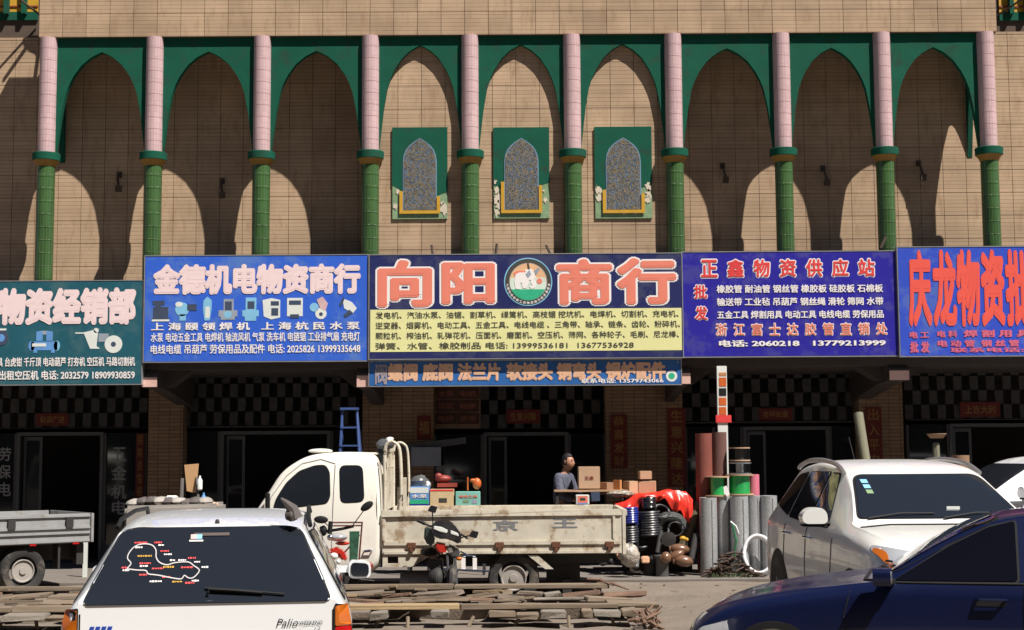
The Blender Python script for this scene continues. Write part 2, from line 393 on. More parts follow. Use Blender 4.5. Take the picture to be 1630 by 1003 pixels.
# ---- mosaic niches on the middle wall
def mosaic_mat():
    m = bpy.data.materials.new('mosaic'); m.use_nodes = True; n = m.node_tree.nodes; L = m.node_tree.links; b = n['Principled BSDF']
    g = n.new('ShaderNodeNewGeometry'); v = n.new('ShaderNodeTexVoronoi'); v.inputs['Scale'].default_value = 62; L.new(g.outputs['Position'], v.inputs['Vector'])
    s = n.new('ShaderNodeSeparateColor'); L.new(v.outputs['Color'], s.inputs[0])
    r = n.new('ShaderNodeValToRGB'); r.color_ramp.interpolation = 'CONSTANT'; L.new(s.outputs[0], r.inputs[0])
    cols = [(0, (.085, .075, .06)), (.2, (.17, .15, .115)), (.42, (.07, .105, .17)), (.58, (.20, .18, .145)), (.72, (.12, .18, .26)), (.84, (.13, .11, .065)), (.95, (.30, .19, .06))]
    e = r.color_ramp.elements; e[0].position = 0; e[0].color = (*cols[0][1], 1); e[1].position = cols[1][0]; e[1].color = (*cols[1][1], 1)
    for p_, c_ in cols[2:]: q = e.new(p_); q.color = (*c_, 1)
    L.new(r.outputs[0], b.inputs['Base Color']); b.inputs['Roughness'].default_value = .35
    bp = n.new('ShaderNodeBump'); bp.inputs['Strength'].default_value = .5; bp.inputs['Distance'].default_value = .006
    L.new(v.outputs['Distance'], bp.inputs['Height']); L.new(bp.outputs[0], b.inputs['Normal']); MATS['mosaic'] = m
mosaic_mat(); mat('pale_blue', (.16, .26, .36), .5)
ML = ['green mosaic niche with neat yellow sill, leftmost of the three on the wall', 'middle green mosaic niche with white peeling plaster left of its yellow frame', 'green mosaic niche with plaster peeling off both sides, rightmost of the three']
for k, (q, rr) in enumerate(zip(MOS, MR)):
    x0, x1, z0, z1 = rr; W = x1-x0; H = z1-z0; u = lambda a: x0+W*a; v = lambda a: z1-H*a
    t = thing('mosaic_niche', ML[k], 'wall mosaic', ((x0+x1)/2, YC, z0), group='mosaic niches between the middle columns')
    b = MB(); b.box(x0, x1, YC-.03, YC+.0, z0, z1); b.build('backing', 'faded_green', t, smooth=False)
    fl = (.66, .66, .67)[k]; fr = (.74, .64, .66)[k]
    b = MB(); b.prism([(u(-.006), v(-.004)), (u(-.006), v(fl-.03)), (u(.06), v(fl-.01)), (u(.16), v(fl+.03)), (u(.3), v(fl+.01)), (u(.5), v(.7)), (u(.7), v(fr+.02)), (u(.85), v(fr)), (u(.93), v(fr-.02)), (u(1.006), v(fr-.03)), (u(1.006), v(-.004))], YC-.034, YC-.031)
    b.build('green_coat', 'green_paint', t, smooth=False)
    mw, cx = .29, .50
    arc = [(cx+mw*s*f, y) for s, f, y in []]
    half = [(0, .125), (.35, .165), (.62, .205), (.82, .25), (.95, .31), (1, .38), (1, .905)]
    ring = [(cx-mw*a, y) for a, y in reversed(half)]+[(cx+mw*a, y) for a, y in half[1:]]
    big = [(cx+(a-cx)*1.07, .5+(y-.5)*1.025) for a, y in ring]
    b = MB(); b.prism([(u(a), v(y)) for a, y in big], YC-.044, YC-.0345); b.build('mosaic_border', 'pale_blue', t, smooth=False)
    b = MB(); b.prism([(u(a), v(y)) for a, y in ring], YC-.05, YC-.0445); b.build('mosaic', 'mosaic', t, smooth=False)
    yl = (.70, .60, .69)[k]; yr = (.76, .64, .73)[k]
    b = MB(); b.prism([(u(.13), v(yl)), (u(.13), v(.945)), (u(.87), v(.945)), (u(.87), v(yr)), (u(.81), v(yr)), (u(.81), v(.91)), (u(.19), v(.91)), (u(.19), v(yl))], YC-.06, YC-.0505)
    b.build('yellow_frame', 'yellow_paint', t, smooth=False)
    rg = random.Random(k+3); b = MB()
    spots = {0: [(.06, .86, .04), (.93, .9, .06), (.9, .83, .03), (.1, .7, .03)], 1: [(.05, .7, .05), (.07, .78, .07), (.08, .86, .05), (.05, .93, .06), (.02, .6, .03), (.93, .8, .03), (.9, .7, .02)],
             2: [(.05, .68, .06), (.07, .76, .05), (.93, .66, .05), (.95, .74, .06), (.92, .8, .04), (.5, .925, .04), (.7, .93, .03)]}[k]
    for a, y, r in spots:
        pts = [(u(min(.995, max(.005, a+r*1.25*rg.uniform(.3, 1.25)*math.cos(q*.449)))), v(y+r*rg.uniform(.35, 1.3)*math.sin(q*.449))) for q in range(14)]
        b.prism(pts, YC-.0385, YC-.035)
    b.build('peeling_plaster', 'peel', t, smooth=False)
# ---- upper floor window bands at both ends (yellow panels, green posts)
for x0, x1, lb in ((-70, 61, 'yellow'), (1590, 1700, 'yellow')):
    a, c = P(x0, 20, YD).x, P(x1, 20, YD).x; z0 = P((x0+x1)/2, 33, YD).z
    f = MB(); f.box(a, c, YD-.03, YD+.0, z0, z0+.14); fr = f.build('window_band', 'green_paint', B, smooth=False)
    f = MB(); f.box(a, c, YD-.02, YD+.0, z0+.142, z0+1.4); f.build('yellow_panel', 'yellow_paint', fr, smooth=False)
    for q in ([13, 41] if x0 < 0 else [1607, 1632]):
        X = P(q, 10, YD).x; f = MB(); f.box(X-.035, X+.035, YD-.12, YD-.02, z0+.09, z0+1.4); f.build('post', 'green_paint', fr, smooth=False)
    f = MB(); f.box(a, c, YD-.035, YD-.0205, z0+.22, z0+.245); f.build('mullion', mat('dark_red', (.2, .04, .02), .6), fr, smooth=False)
bar = MB(); bar.tube([P(22, -8, 23.4), P(64, 24, 23.9)], .018)
solo(bar, 'stay_rod', 'groove', 'thin dark rod slanting across the yellow window band at the upper left corner', 'rod')
bar = MB(); bar.tube([P(1580, 30, 23.9), P(1640, -10, 23.3)], .018)
solo(bar, 'stay_rod', 'groove', 'thin dark rod slanting across the yellow panel at the upper right corner', 'rod')
# small hooks left on the walls
for i, (px, py) in enumerate([(190, 290), (354, 300), (585, 290), (1150, 276), (1310, 280), (1462, 272)]):
    p = P(px, py, YD); b = MB(); b.tube([p+Vector((0, -.01, .12)), p+Vector((.0, -.12, .05)), p+Vector((.03, -.16, -.1))], .022, 6); b.cbox(p+Vector((.03, -.16, -.14)), (.09, .08, .1)); b.cbox(p+Vector((0, -.01, .12)), (.08, .03, .1))
    solo(b, 'wall_lamp', 'groove', 'dark lamp bracket on the shaded gallery wall, '+['left of the second column', 'between the second and third columns', 'left of the fourth column', 'first bay right of the mosaics', 'left of the ninth column', 'in the rightmost bay'][i], 'lamp bracket', 'lamp brackets on the gallery wall')
for i, (px, py, dx) in enumerate([(689, 398, 2), (789, 396, -2), (878, 398, 9), (1402, 385, -8)]):
    b = MB(); b.tube([P(px, py+10, 23.0), P(px-dx, py-8, 23.0)], .022, 5)
    solo(b, 'rod_stub', 'groove', 'rusty rod end sticking up behind the signboards, '+['below the left mosaic', 'below the middle mosaic', 'right of the middle mosaic', 'beside the ninth column'][i], 'rod', 'rod ends behind the signs')

# ---- ground floor: beams, pillars, lattices, doors
for k, (x0, x1, y0, y1) in enumerate([(226, 250, 601, 616), (568, 590, 598, 616), (1083, 1099, 594, 611), (1416, 1447, 590, 605)]):
    a, c, z0, z1 = RC(x0, y0, x1, y1, 22.9)
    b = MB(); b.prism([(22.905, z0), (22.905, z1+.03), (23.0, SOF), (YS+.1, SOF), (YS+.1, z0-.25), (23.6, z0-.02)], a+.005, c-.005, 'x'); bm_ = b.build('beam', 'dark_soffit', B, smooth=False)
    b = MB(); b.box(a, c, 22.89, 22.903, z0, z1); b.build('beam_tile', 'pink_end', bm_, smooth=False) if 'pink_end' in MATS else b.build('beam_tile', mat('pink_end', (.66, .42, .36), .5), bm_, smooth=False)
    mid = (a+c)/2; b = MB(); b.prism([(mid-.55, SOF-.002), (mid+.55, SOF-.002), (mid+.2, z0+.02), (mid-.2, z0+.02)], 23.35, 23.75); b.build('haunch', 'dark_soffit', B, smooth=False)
PIL = [(235, 290), (577, 690), (965, 1088), (1370, 1440)]
mat('pillar_tile_base', (.2, .15, .1))
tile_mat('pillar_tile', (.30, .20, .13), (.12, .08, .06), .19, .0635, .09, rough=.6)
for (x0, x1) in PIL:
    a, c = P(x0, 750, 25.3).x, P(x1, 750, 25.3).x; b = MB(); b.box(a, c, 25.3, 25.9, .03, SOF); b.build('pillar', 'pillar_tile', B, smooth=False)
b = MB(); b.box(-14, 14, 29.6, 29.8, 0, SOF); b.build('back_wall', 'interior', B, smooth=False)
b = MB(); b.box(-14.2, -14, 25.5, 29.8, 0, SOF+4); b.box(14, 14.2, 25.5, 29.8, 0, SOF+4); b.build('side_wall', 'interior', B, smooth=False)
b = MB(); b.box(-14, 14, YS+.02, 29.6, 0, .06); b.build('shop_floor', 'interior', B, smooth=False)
BAYS = [
  # x0, x1, lattice top, lattice bottom, rows, period px, header y, door (x0, x1, y top), lattice x0
    (-150, 235, 611, 681, 3, 25.5, 681, (25, 163, 688), -150, 'far left'),
    (290, 577, 588, 677, 4, 25.0, 677, (350, 525, 686), 290, 'second'),
    (690, 965, 614, 682, 3, 27.0, 682, (770, 905, 688), 765, 'middle'),
    (1088, 1370, 580, 670, 4, 27.0, 670, (1185, 1322, 679), 1088, 'fourth'),
    (1440, 1760, 575, 666, 4, 26.0, 666, (1515, 1648, 674), 1440, 'far right')]
bu = MB(); bu.box(-.5, .5, -.5, .5, -.5, .5); ub = bpy.data.meshes.new('lattice_block'); ub.from_pydata(bu.v, [], bu.f); ub.materials.append(MATS['block_grey'])
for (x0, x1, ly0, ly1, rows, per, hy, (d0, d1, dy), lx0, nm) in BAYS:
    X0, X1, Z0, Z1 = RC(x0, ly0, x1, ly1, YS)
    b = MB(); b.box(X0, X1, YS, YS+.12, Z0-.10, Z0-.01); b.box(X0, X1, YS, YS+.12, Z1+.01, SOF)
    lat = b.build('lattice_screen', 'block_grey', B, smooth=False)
    d = per/90.9; L0 = P(lx0, 640, YS).x; n = int((X1-L0)/d)+1; rh = (Z1-Z0)/rows
    for r in range(rows):
        for i in range(n):
            x = L0+(i+.25+(.5 if r % 2 else 0))*d
            if x+d*.25 > X1 or x < -9: continue
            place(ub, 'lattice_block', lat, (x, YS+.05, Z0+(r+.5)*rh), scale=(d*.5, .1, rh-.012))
    if lx0 > x0: bb = MB(); bb.box(X0, L0, YS+.02, YS+.1, Z0, Z1); bb.build('transom_board', 'brown_brick', lat, smooth=False)
    # entrance
    D0, D1, _, DZ = RC(d0, dy, d1, 870, YS-.02); z0 = .06
    b = MB(); t_ = .055
    b.box(D0, D0+t_, YS-.02, YS+.08, z0, DZ); b.box(D1-t_, D1, YS-.02, YS+.08, z0, DZ); b.box(D0+t_, D1-t_, YS-.02, YS+.08, DZ-.06, DZ)
    df = b.build('door_frame', 'aluminium', B, smooth=False)
    b = MB(); e = D0+.36
    b.box(D0+t_+.03, D0+t_+.07, YS+.1, YS+.14, z0, DZ-.08); b.box(e, e+.045, YS+.1, YS+.14, z0, DZ-.08); b.box(D0+t_+.07, e, YS+.1, YS+.14, z0, z0+.1); b.box(D0+t_+.07, e, YS+.1, YS+.14, DZ-.14, DZ-.08)
    b.build('door_leaf', 'aluminium', df, smooth=False)
    b = MB(); b.box(D0+t_+.071, e-.001, YS+.115, YS+.125, z0+.101, DZ-.141); b.build('door_glass', 'dark_glass', df, smooth=False)
    for (a, c) in ((X0, D0), (D1, X1)):
        if c-a < .1: continue
        b = MB(); b.box(a, c, YS+.0, YS+.1, .06, .32); b.box(a, a+.05, YS, YS+.08, .32, DZ+.06); b.box(c-.05, c, YS, YS+.08, .32, DZ+.06); b.box(a+.05, c-.05, YS, YS+.08, DZ-.0, DZ+.06)
        if c-a > 1: mx = (a+c)/2; b.box(mx-.025, mx+.025, YS, YS+.08, .32, DZ)
        sw = b.build('side_window', 'aluminium_dark' if 'aluminium_dark' in MATS else mat('aluminium_dark', (.08, .08, .085), .5, .3), B, smooth=False)
        b = MB(); b.box(a+.05, c-.05, YS+.04, YS+.05, .32, DZ); b.build('glass', 'dark_glass', sw, smooth=False)
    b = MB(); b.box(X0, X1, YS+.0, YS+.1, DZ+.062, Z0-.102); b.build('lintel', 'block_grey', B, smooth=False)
# writing on the side window glass of the far left shop
for (s, x0, x1, y0) in (('五', 178, 200, 712), ('金', 176, 200, 742), ('机', 176, 200, 772), ('电', 177, 200, 797), ('劳', -4, 16, 712), ('保', -4, 16, 740), ('电', -4, 16, 768)):
    a, c, z0, z1 = RC(x0, y0, x1, y0+22, YS-.012)
    text_on(s, a, c, z0, z1, YS-.012 if 0 else YS+.036, mat('frost_print', (.30, .31, .33), .6), B, .02)
# red paper strips
def paper(x0, y0, x1, y1, Y, s, label, vert=False, mt='red_paper', tm='gold', grp='red paper door banners'):
    a, c, z0, z1 = RC(x0, y0, x1, y1, Y)
    t = thing('paper_banner', label, 'banner', ((a+c)/2, Y, z0), group=grp)
    b = MB(); b.box(a, c, Y-.006, Y-.001, z0, z1); b.build('paper', mt, t, smooth=False)
    if vert:
        n = len(s); h = (z1-z0)/n
        for k, ch in enumerate(s): text_on(ch, a+(c-a)*.18, c-(c-a)*.18, z1-(k+1)*h+h*.12, z1-k*h-h*.12, Y-.008, tm, t, .02)
    else: text_on(s, a+(c-a)*.12, c-(c-a)*.12, z0+(z1-z0)*.22, z1-(z1-z0)*.22, Y-.008, tm, t, .02)
paper(58, 658, 109, 678, YS-.02, '财源广进', 'red paper banner with gold characters over the far left shop door')
paper(806, 652, 860, 674, YS-.02, '生意兴隆', 'red paper banner with gold characters over the middle shop door')
paper(1208, 650, 1261, 669, YS-.02, '吉祥如意', 'dull red paper banner over the door right of the striped post')
paper(1528, 640, 1592, 664, YS-.02, '上吉大利', 'faded red paper banner with gold characters over the far right shop door')
paper(216, 690, 229, 792, YS-.03, '招财进宝福', 'narrow red strip with gold characters beside the far left shop', True, grp='vertical red couplets')
paper(664, 662, 686, 700, 25.28, '福', 'small red and gold paper square on the pillar left of the middle shop', False, grp='vertical red couplets')
paper(972, 660, 998, 745, 25.28, '恭喜发财', 'red couplet with gold characters on the left of the pillar right of the middle shop', True, grp='vertical red couplets')
paper(1063, 650, 1092, 775, 25.28, '生意兴隆达', 'wide red couplet with pale characters on the right of the same pillar', True, tm='gold', grp='vertical red couplets')
paper(1378, 648, 1404, 745, 25.28, '出入平安', 'red couplet on the pillar behind the leaning pole', True, grp='vertical red couplets')
for r in range(3):
    for c in range(2):
        pass
a = [('水泵', 694, 726, 618), ('电机', 728, 762, 618), ('风机', 694, 726, 638), ('轴承', 728, 762, 638), ('电焊', 694, 726, 658), ('皮带', 728, 762, 658)]
for k, (s, x0, x1, y0) in enumerate(a):
    paper(x0, y0, x1, y0+17, YS-.02, s, 'small dark red notice over the shop window, '+['top left', 'top right', 'middle left', 'middle right', 'bottom left', 'bottom right'][k]+' of six', mt='maroon' if 'maroon' in MATS else mat('maroon', (.08, .03, .025), .8), tm='dim_print' if 'dim_print' in MATS else mat('dim_print', (.28, .10, .06), .7), grp='six small notices')

# ------------------------------------------------------------------ signboards
class Sign:
    def __init__(s, name, label, rect, Y, mt, thick=.12, cat='signboard', rim='metal_edge'):
        s.r = rect; s.Y = Y; s.X0, s.X1, s.Z0, s.Z1 = RC(*rect, Y)
        s.t = thing(name, label, cat, ((s.X0+s.X1)/2, Y, s.Z0), group='shop signboards')
        b = MB(); b.box(s.X0, s.X1, Y, Y+thick, s.Z0, s.Z1); b.build('board', mt, s.t, bevel=.006)
        e = .014; b = MB()
        b.box(s.X0-e, s.X1+e, Y-.006, Y+thick, s.Z1+.0005, s.Z1+e); b.box(s.X0-e, s.X1+e, Y-.006, Y+thick, s.Z0-e, s.Z0-.0005)
        b.box(s.X0-e, s.X0-.0005, Y-.006, Y+thick, s.Z0, s.Z1); b.box(s.X1+.0005, s.X1+e, Y-.006, Y+thick, s.Z0, s.Z1)
        b.build('rim', rim, s.t, smooth=False)
    def q(s, px, py):
        x0, y0, x1, y1 = s.r
        return s.X0+(px-x0)/(x1-x0)*(s.X1-s.X0), s.Z1-(py-y0)/(y1-y0)*(s.Z1-s.Z0)
    def text(s, t, x0, y0, x1, y1, mt, off=.02, back=None, boff=.06, sp=1.0, shear=0):
        a, z1 = s.q(x0, y0); c, z0 = s.q(x1, y1)
        if back: text_on(t, a, c, z0, z1, s.Y-.004, back, s.t, boff, ref=off, spacing=sp, shear=shear)
        text_on(t, a, c, z0, z1, s.Y-.009, mt, s.t, off, spacing=sp, shear=shear)
    def poly(s, polys, mt, name='picture', lay=0):
        b = MB()
        for k, p in enumerate(polys):
            b.prism([s.q(*v) for v in p], s.Y-.004-lay*.0015-k*.0001, s.Y+.002-k*.0001)
        return b.build(name, mt, s.t, smooth=False)
    def disc(s, cx, cy, r, mt, name='picture', lay=0, ry=None, n=28, a0=0, a1=360):
        pts = [(cx+r*math.cos(rad(a0+(a1-a0)*k/n)), cy+(ry or r)*math.sin(rad(a0+(a1-a0)*k/n))) for k in range(n+(0 if a1-a0 == 360 else 1))]
        return s.poly([pts], mt, name, lay)
def rect(x0, y0, x1, y1): return [(x0, y0), (x1, y0), (x1, y1), (x0, y1)]
mat('pic_blue', (.12, .30, .62), .5); mat('pic_cyan', (.22, .50, .72), .5); mat('pic_dark', (.05, .07, .12), .5); mat('pic_white', (.72, .74, .70), .5, var=.05); mat('pic_grey', (.30, .34, .40), .5); mat('pic_pink', (.62, .42, .42), .5)
SY = 22.80
# 1 teal
S = Sign('signboard', 'teal green signboard cut off at the left edge of the photo, hanging lowest', (-120, 448, 226, 612), SY, 's_teal')
S.text('五金物资经销部', -92, 458, 216, 518, 'pinkish_print', .064)
S.poly([rect(50, 544, 92, 558), rect(54, 558, 60, 562), rect(82, 558, 88, 562)], 'pic_blue'); S.disc(51, 551, 5, 'pic_blue', ry=8); S.disc(91, 551, 5, 'pic_cyan', ry=8)
S.poly([rect(58, 528, 68, 543), rect(74, 528, 84, 543)], 'pic_blue', lay=1); S.poly([rect(52, 547, 74, 552)], 'pic_white', lay=2); S.disc(71, 530, 13, 'pic_grey', ry=3, lay=0)
S.poly([[(133, 530), (150, 526), (156, 532), (154, 552), (160, 556), (144, 556)], rect(120, 530, 136, 532)], 'pic_white'); S.disc(181, 549, 14, 'pic_white', lay=1); S.disc(181, 549, 4, 'pic_dark', lay=2); S.poly([rect(157, 532, 173, 545)], 'pic_grey'); S.disc(153, 527, 4, 'pic_white')
S.disc(2, 538, 12, 'pic_dark', lay=1); S.disc(2, 538, 6, 'pic_blue', lay=2); S.poly([rect(-8, 523, 10, 526)], 'pic_white')
S.text('电焊机 电线电缆 电动工具 台虎钳 千斤顶 电动葫芦 打夯机 空压机 马路切割机', -100, 569, 216, 584, 'white_print', .03)
S.text('切割机 撬杆 水泵 出租空压机 电话: 2032579 18909930859', -100, 590, 216, 605, 'white_print', .03)
# 2 bright blue
S = Sign('signboard', 'bright blue signboard with pale pink characters above a row of nine machines', (230, 407, 585, 575), SY-.02, 's_blue')
S.text('金德机电物资商行', 243, 420, 574, 469, 'pinkish_print', .064)
S.poly([rect(243, 478, 262, 485), rect(244, 488, 268, 506), rect(242, 506, 270, 510), rect(248, 484, 256, 490)], 'pic_dark'); S.poly([rect(242, 508, 270, 511)], 'pic_white', lay=1)
S.disc(290, 492, 11, 'pic_cyan', ry=11); S.poly([rect(286, 500, 296, 510)], 'pic_cyan'); S.poly([rect(298, 484, 313, 494)], 'pic_dark', lay=1); S.disc(285, 484, 6, 'pic_white', lay=1, ry=4)
S.poly([[(324, 478), (330, 472), (337, 478), (337, 492), (334, 510), (326, 510), (323, 492)]], 'pic_cyan'); S.poly([rect(327, 488, 334, 506)], 'pic_white', lay=1)
S.poly([rect(356, 476, 372, 496), rect(348, 494, 378, 504), rect(352, 504, 374, 509)], 'pic_grey'); S.poly([rect(358, 480, 369, 494)], 'pic_dark', lay=1); S.disc(363, 501, 6, 'pic_cyan', lay=1)
S.poly([rect(391, 474, 408, 496), rect(386, 494, 412, 504), rect(390, 504, 408, 511)], 'pic_cyan'); S.poly([rect(394, 480, 405, 492)], 'pic_dark', lay=1)
S.poly([[(418, 478), (432, 475), (446, 478), (446, 506), (432, 509), (420, 504)]], 'pic_white'); S.poly([rect(431, 480, 444, 487), rect(432, 491, 443, 503)], 'pic_dark', lay=1)
S.poly([rect(457, 475, 482, 504)], 'pic_white'); S.poly([rect(460, 479, 479, 486), rect(462, 501, 476, 507)], 'pic_dark', lay=1)
S.disc(511, 500, 9, 'pic_white'); S.poly([[(504, 478), (513, 473), (522, 484), (518, 496), (510, 492)]], 'pic_pink', lay=1); S.disc(500, 490, 7, 'pic_cyan'); S.disc(511, 501, 3, 'pic_dark', lay=1)
S.poly([[(545, 476), (560, 482), (568, 492), (562, 500), (548, 492)]], 'pic_white'); S.poly([[(540, 486), (546, 474), (549, 476), (543, 490)], [(556, 494), (562, 499), (550, 507), (547, 503)]], 'pic_dark', lay=1)
S.text('上 海 颐 领 焊 机   上 海 杭 民 水 泵', 241, 513, 573, 526, 'white_print', .035)
S.text('水泵 电动五金工具 电焊机 轴流风机 气泵 洗车机 电链锯 工业排气扇 充电灯', 241, 529, 573, 544, 'white_print', .025)
S.text('电线电缆 吊葫芦 劳保用品及配件 电话: 2025826 13999335648', 241, 548, 574, 563, 'white_print', .025)
# 3 navy and cream
S3 = S = Sign('signboard', 'widest navy signboard with salmon characters, an elephant badge and a cream text panel', (588, 405, 1086, 570), SY-.04, 's_navy')
for ch, x0, x1, y0, y1 in (('向', 601, 688, 413, 488), ('阳', 703, 788, 417, 484), ('商', 886, 975, 413, 486), ('行', 982, 1077, 412, 486)):
    S.text(ch, x0, y0, x1, y1, 'salmon_print', .043, 'white_print', .078)
S.poly([rect(589.5, 492, 1084.5, 559)], 'cream_print', 'text_panel')
for k, (t_, a_, b_) in enumerate([('发电机、汽油水泵、油锯、割草机、绿篱机、高枝锯 挖坑机、电焊机、切割机、充电机、', 598, 1080), ('逆变器、烟雾机、电动工具、五金工具、电线电缆 、三角带、轴承、链条、齿轮、粉碎机、', 598, 1082), ('颗粒机、榨油机、轧弹花机、压面机、磨面机、空压机、筛网、各种轮子、毛刷、尼龙棒、', 598, 1080), ('弹簧、水管、橡胶制品 电话: 13999536181  13677536928', 598, 1008)]):
    S.text(t_, a_, 495.5+k*16.3, b_, 506.5+k*16.3, 'black_print', .012)
cx, cy = 841, 449
S.disc(cx, cy, 38.5, 'pic_cyan', 'badge', 0, n=48); S.disc(cx, cy, 36.8, 'black_print', 'badge', 1, n=48); S.disc(cx, cy, 30.5, 'metal_edge', 'badge', 2, n=48)
S.disc(cx, cy, 29.5, mat('dawn', (.75, .45, .25), .5), 'badge', 3, n=48); S.disc(cx, cy+2, 29, mat('pale_sky', (.62, .72, .62), .5), 'badge', 4, n=30, a0=-18, a1=198, ry=27.5)
S.disc(cx, cy, 29.4, mat('meadow', (.03, .42, .22), .5), 'badge', 5, n=30, a0=24, a1=156); S.disc(cx+18, cy-1, 4.5, 'salmon_print', 'badge', 6); S.disc(cx-12, cy-13, 11, 'salmon_print', 'badge', 5, ry=5)
S.poly([[(821, 437), (827, 434), (836, 434), (842, 436), (842, 450), (838, 459), (832, 459), (831, 450), (828, 451), (828, 461), (821, 460), (819, 448)],
        [(836, 430), (845, 428), (851, 433), (853, 441), (848, 449), (845, 446), (840, 446)], [(847, 445), (853, 450), (852, 458), (847, 461), (843, 457), (848, 455), (845, 450)]], 'white_print', 'elephant_badge', 7)
S.poly([[(850, 432), (858, 426), (860, 428), (854, 438)], [(843, 430), (846, 437), (841, 443), (837, 437)]], 'pic_grey', 'elephant_badge', 9); S.poly([[(840, 419), (842, 419), (844, 429), (841, 429)]], 'black_print', 'elephant_badge', 8)
ring = '农业机械五金商行发电机'
for k in range(17):
    a_ = rad(172-k*10.2); x_, y_ = cx+33.6*math.cos(a_), cy+33.6*math.sin(a_); S.text('上海五金机电工具物资商行批发零售处'[k], x_-2.2, y_-2.2, x_+2.2, y_+2.2, 'white_print', .03)
# 4 violet
S4 = S = Sign('signboard', 'violet blue signboard with red and white outlined characters, second from the right', (1087, 401, 1428, 567), SY-.03, 's_violet', rim='metal_edge')
for k, ch in enumerate('正鑫物资供应站'):
    x = 1117+k*41.8; S.text(ch, x, 413, x+26, 441, 'red_print', .03, 'white_print', .09)
S.text('批', 1105, 453, 1126, 475, 'red_print', .03, 'white_print', .085); S.text('发', 1106, 487, 1126, 509, 'red_print', .03, 'white_print', .085)
for k, t_ in enumerate(['橡胶管 耐油管 钢丝管 橡胶板 硅胶板 石棉板', '输送带 工业毡 吊葫芦 钢丝绳 滑轮 筛网 水带', '五金工具 焊割用具 电动工具 电线电缆 劳保用品']):
    S.text(t_, 1141, 453.5+k*20.5, 1406, 466.5+k*20.5, 'white_print', .03)
for k, ch in enumerate('浙江富士达胶管直销处'):
    x = 1139+k*28.3; S.text(ch, x, 515, x+17, 534, 'salmon_print', .02, 'white_print', .07)
S.text('电话: 2060218   13779213999', 1143, 541, 1408, 552, 'white_print', .045)
# 5 sky blue
S = Sign('signboard', 'blue signboard with tall stretched red characters at the right edge of the photo', (1431, 393, 1760, 566), SY-.07, 's_sky')
for ch, x0, x1 in (('庆', 1446, 1483), ('龙', 1485, 1523), ('物', 1523, 1561), ('资', 1562, 1600), ('批', 1601, 1640), ('发', 1642, 1680), ('部', 1682, 1722)):
    S.text(ch, x0, 397, x1, 520, 'redorange_print', .05, 'pic_pink' if 0 else None)
mat('rose_print', (.62, .12, .20), .55)
S.text('电 工', 1446, 527, 1477, 538, 'rose_print', .05); S.text('电 料', 1490, 526, 1522, 537, 'rose_print', .05); S.text('焊 割 用 具  轴 承', 1532, 525, 1700, 537, 'rose_print', .05)
S.text('批 发', 1446, 543, 1477, 561, 'rose_print', .05); S.text('电 动 管  钢 丝 管', 1490, 541, 1620, 552, 'rose_print', .05); S.text('联系电话: 20621', 1510, 553, 1700, 561, 'rose_print', .04)
# 6 banner under the navy board
S = Sign('hanging_banner', 'faded blue banner with peach characters hanging under the navy signboard', (588, 574, 1084, 613), 22.85, 's_banner', thick=.03, cat='banner')
mat('peach_print', (.74, .44, .28), .6, var=.1, scale=8)
S.text('阀', 597, 578, 616, 611, 'dull_print' if 'dull_print' in MATS else mat('dull_print', (.33, .28, .30), .6), .03)
for t_, x0, x1 in (('螺阀', 617, 665), ('底阀', 672, 721), ('法兰片', 728, 797), ('软接头', 806, 880), ('铜弯头', 886, 957), ('锅炉配件', 964, 1060)):
    S.text(t_, x0, 577, x1, 606, 'peach_print', .06)
S.text('联系电话: 13579743066', 925, 603, 1056, 611, 'white_print', .03); S.disc(1069, 600, 9, 'pic_white', 'badge'); S.disc(1069, 600, 5, 'meadow', 'badge', 1)
for x in (592, 1079):
    b = MB(); b.tube([P(x, 560, 22.9), P(x, 578, 22.85)], .012, 5); b.build('hanger', 'metal_edge', S.t)
# made-up dish and bracket out of frame, added to throw shade on the left wall
b = MB(); r_ = []
zt = ZTOP+PAR_H
d = thing('shadow_caster', 'made-up grey dish and arm, unseen above the left parapet end, added for its shadow', 'dish', (XL+.45, 23.55, zt))
q0 = P(112, -60, 23.35); zt = q0.z
d.location = (q0.x, 23.35, ZTOP+PAR_H); ABS[d.name] = Vector(d.location)
b.tube([(q0.x, 23.3, ZTOP+PAR_H-.1), (q0.x, 23.35, zt+.1), (q0.x-.12, 23.35, zt+.3)], .03, 8); b.tube([(q0.x-.5, 23.3, ZTOP+PAR_H-.05), (q0.x-.1, 23.35, zt+.35)], .03, 8); b.build('arm', 'metal_edge', d)
b = MB(); b.ell((q0.x-.02, 23.38, zt+.17), (.30, .04, .15), 16, Matrix.Rotation(.35, 3, 'Y')); b.build('reflector', 'metal_edge', d)
# ------------------------------------------------------------------ vehicles
mat('white_car', (.78, .79, .80), .25, 0, var=.01, coat=.6, dirt=(.66, .64, .60), dscale=1.2, dthr=.58)
mat('suv_paint', (.74, .73, .70), .28, .0, var=.01, coat=.6, dirt=(.60, .57, .52), dscale=1.5, dthr=.6)
mat('blue_car', (.005, .009, .043), .3, .2, var=.05, coat=.35, spec=.35, dirt=(.010, .013, .04), dscale=1.5, dthr=.66)
mat('glass', (.014, .017, .023), .05, var=0, spec=.6, coat=.2)
mat('tinted_glass', (.004, .004, .007), .05, var=0, spec=.25)
mat('rubber', (.025, .024, .023), .8, var=.2, dirt=(.12, .10, .08), dscale=4, dthr=.5)
mat('black_trim', (.012, .012, .013), .65, spec=.25); mat('chrome', (.7, .7, .72), .12, 1, var=.02)
mat('alloy', (.45, .45, .46), .35, .8)
mat('red_lamp', (.45, .01, .01), .12, coat=.6); mat('amber_lamp', (.50, .12, .008), .15, coat=.6); mat('clear_lamp', (.55, .56, .58), .1, .4, coat=.8)
mat('truck_white', (.78, .75, .67), .38, 0, var=.03, coat=.25, dirt=(.58, .52, .42), dscale=1.6, dthr=.58)
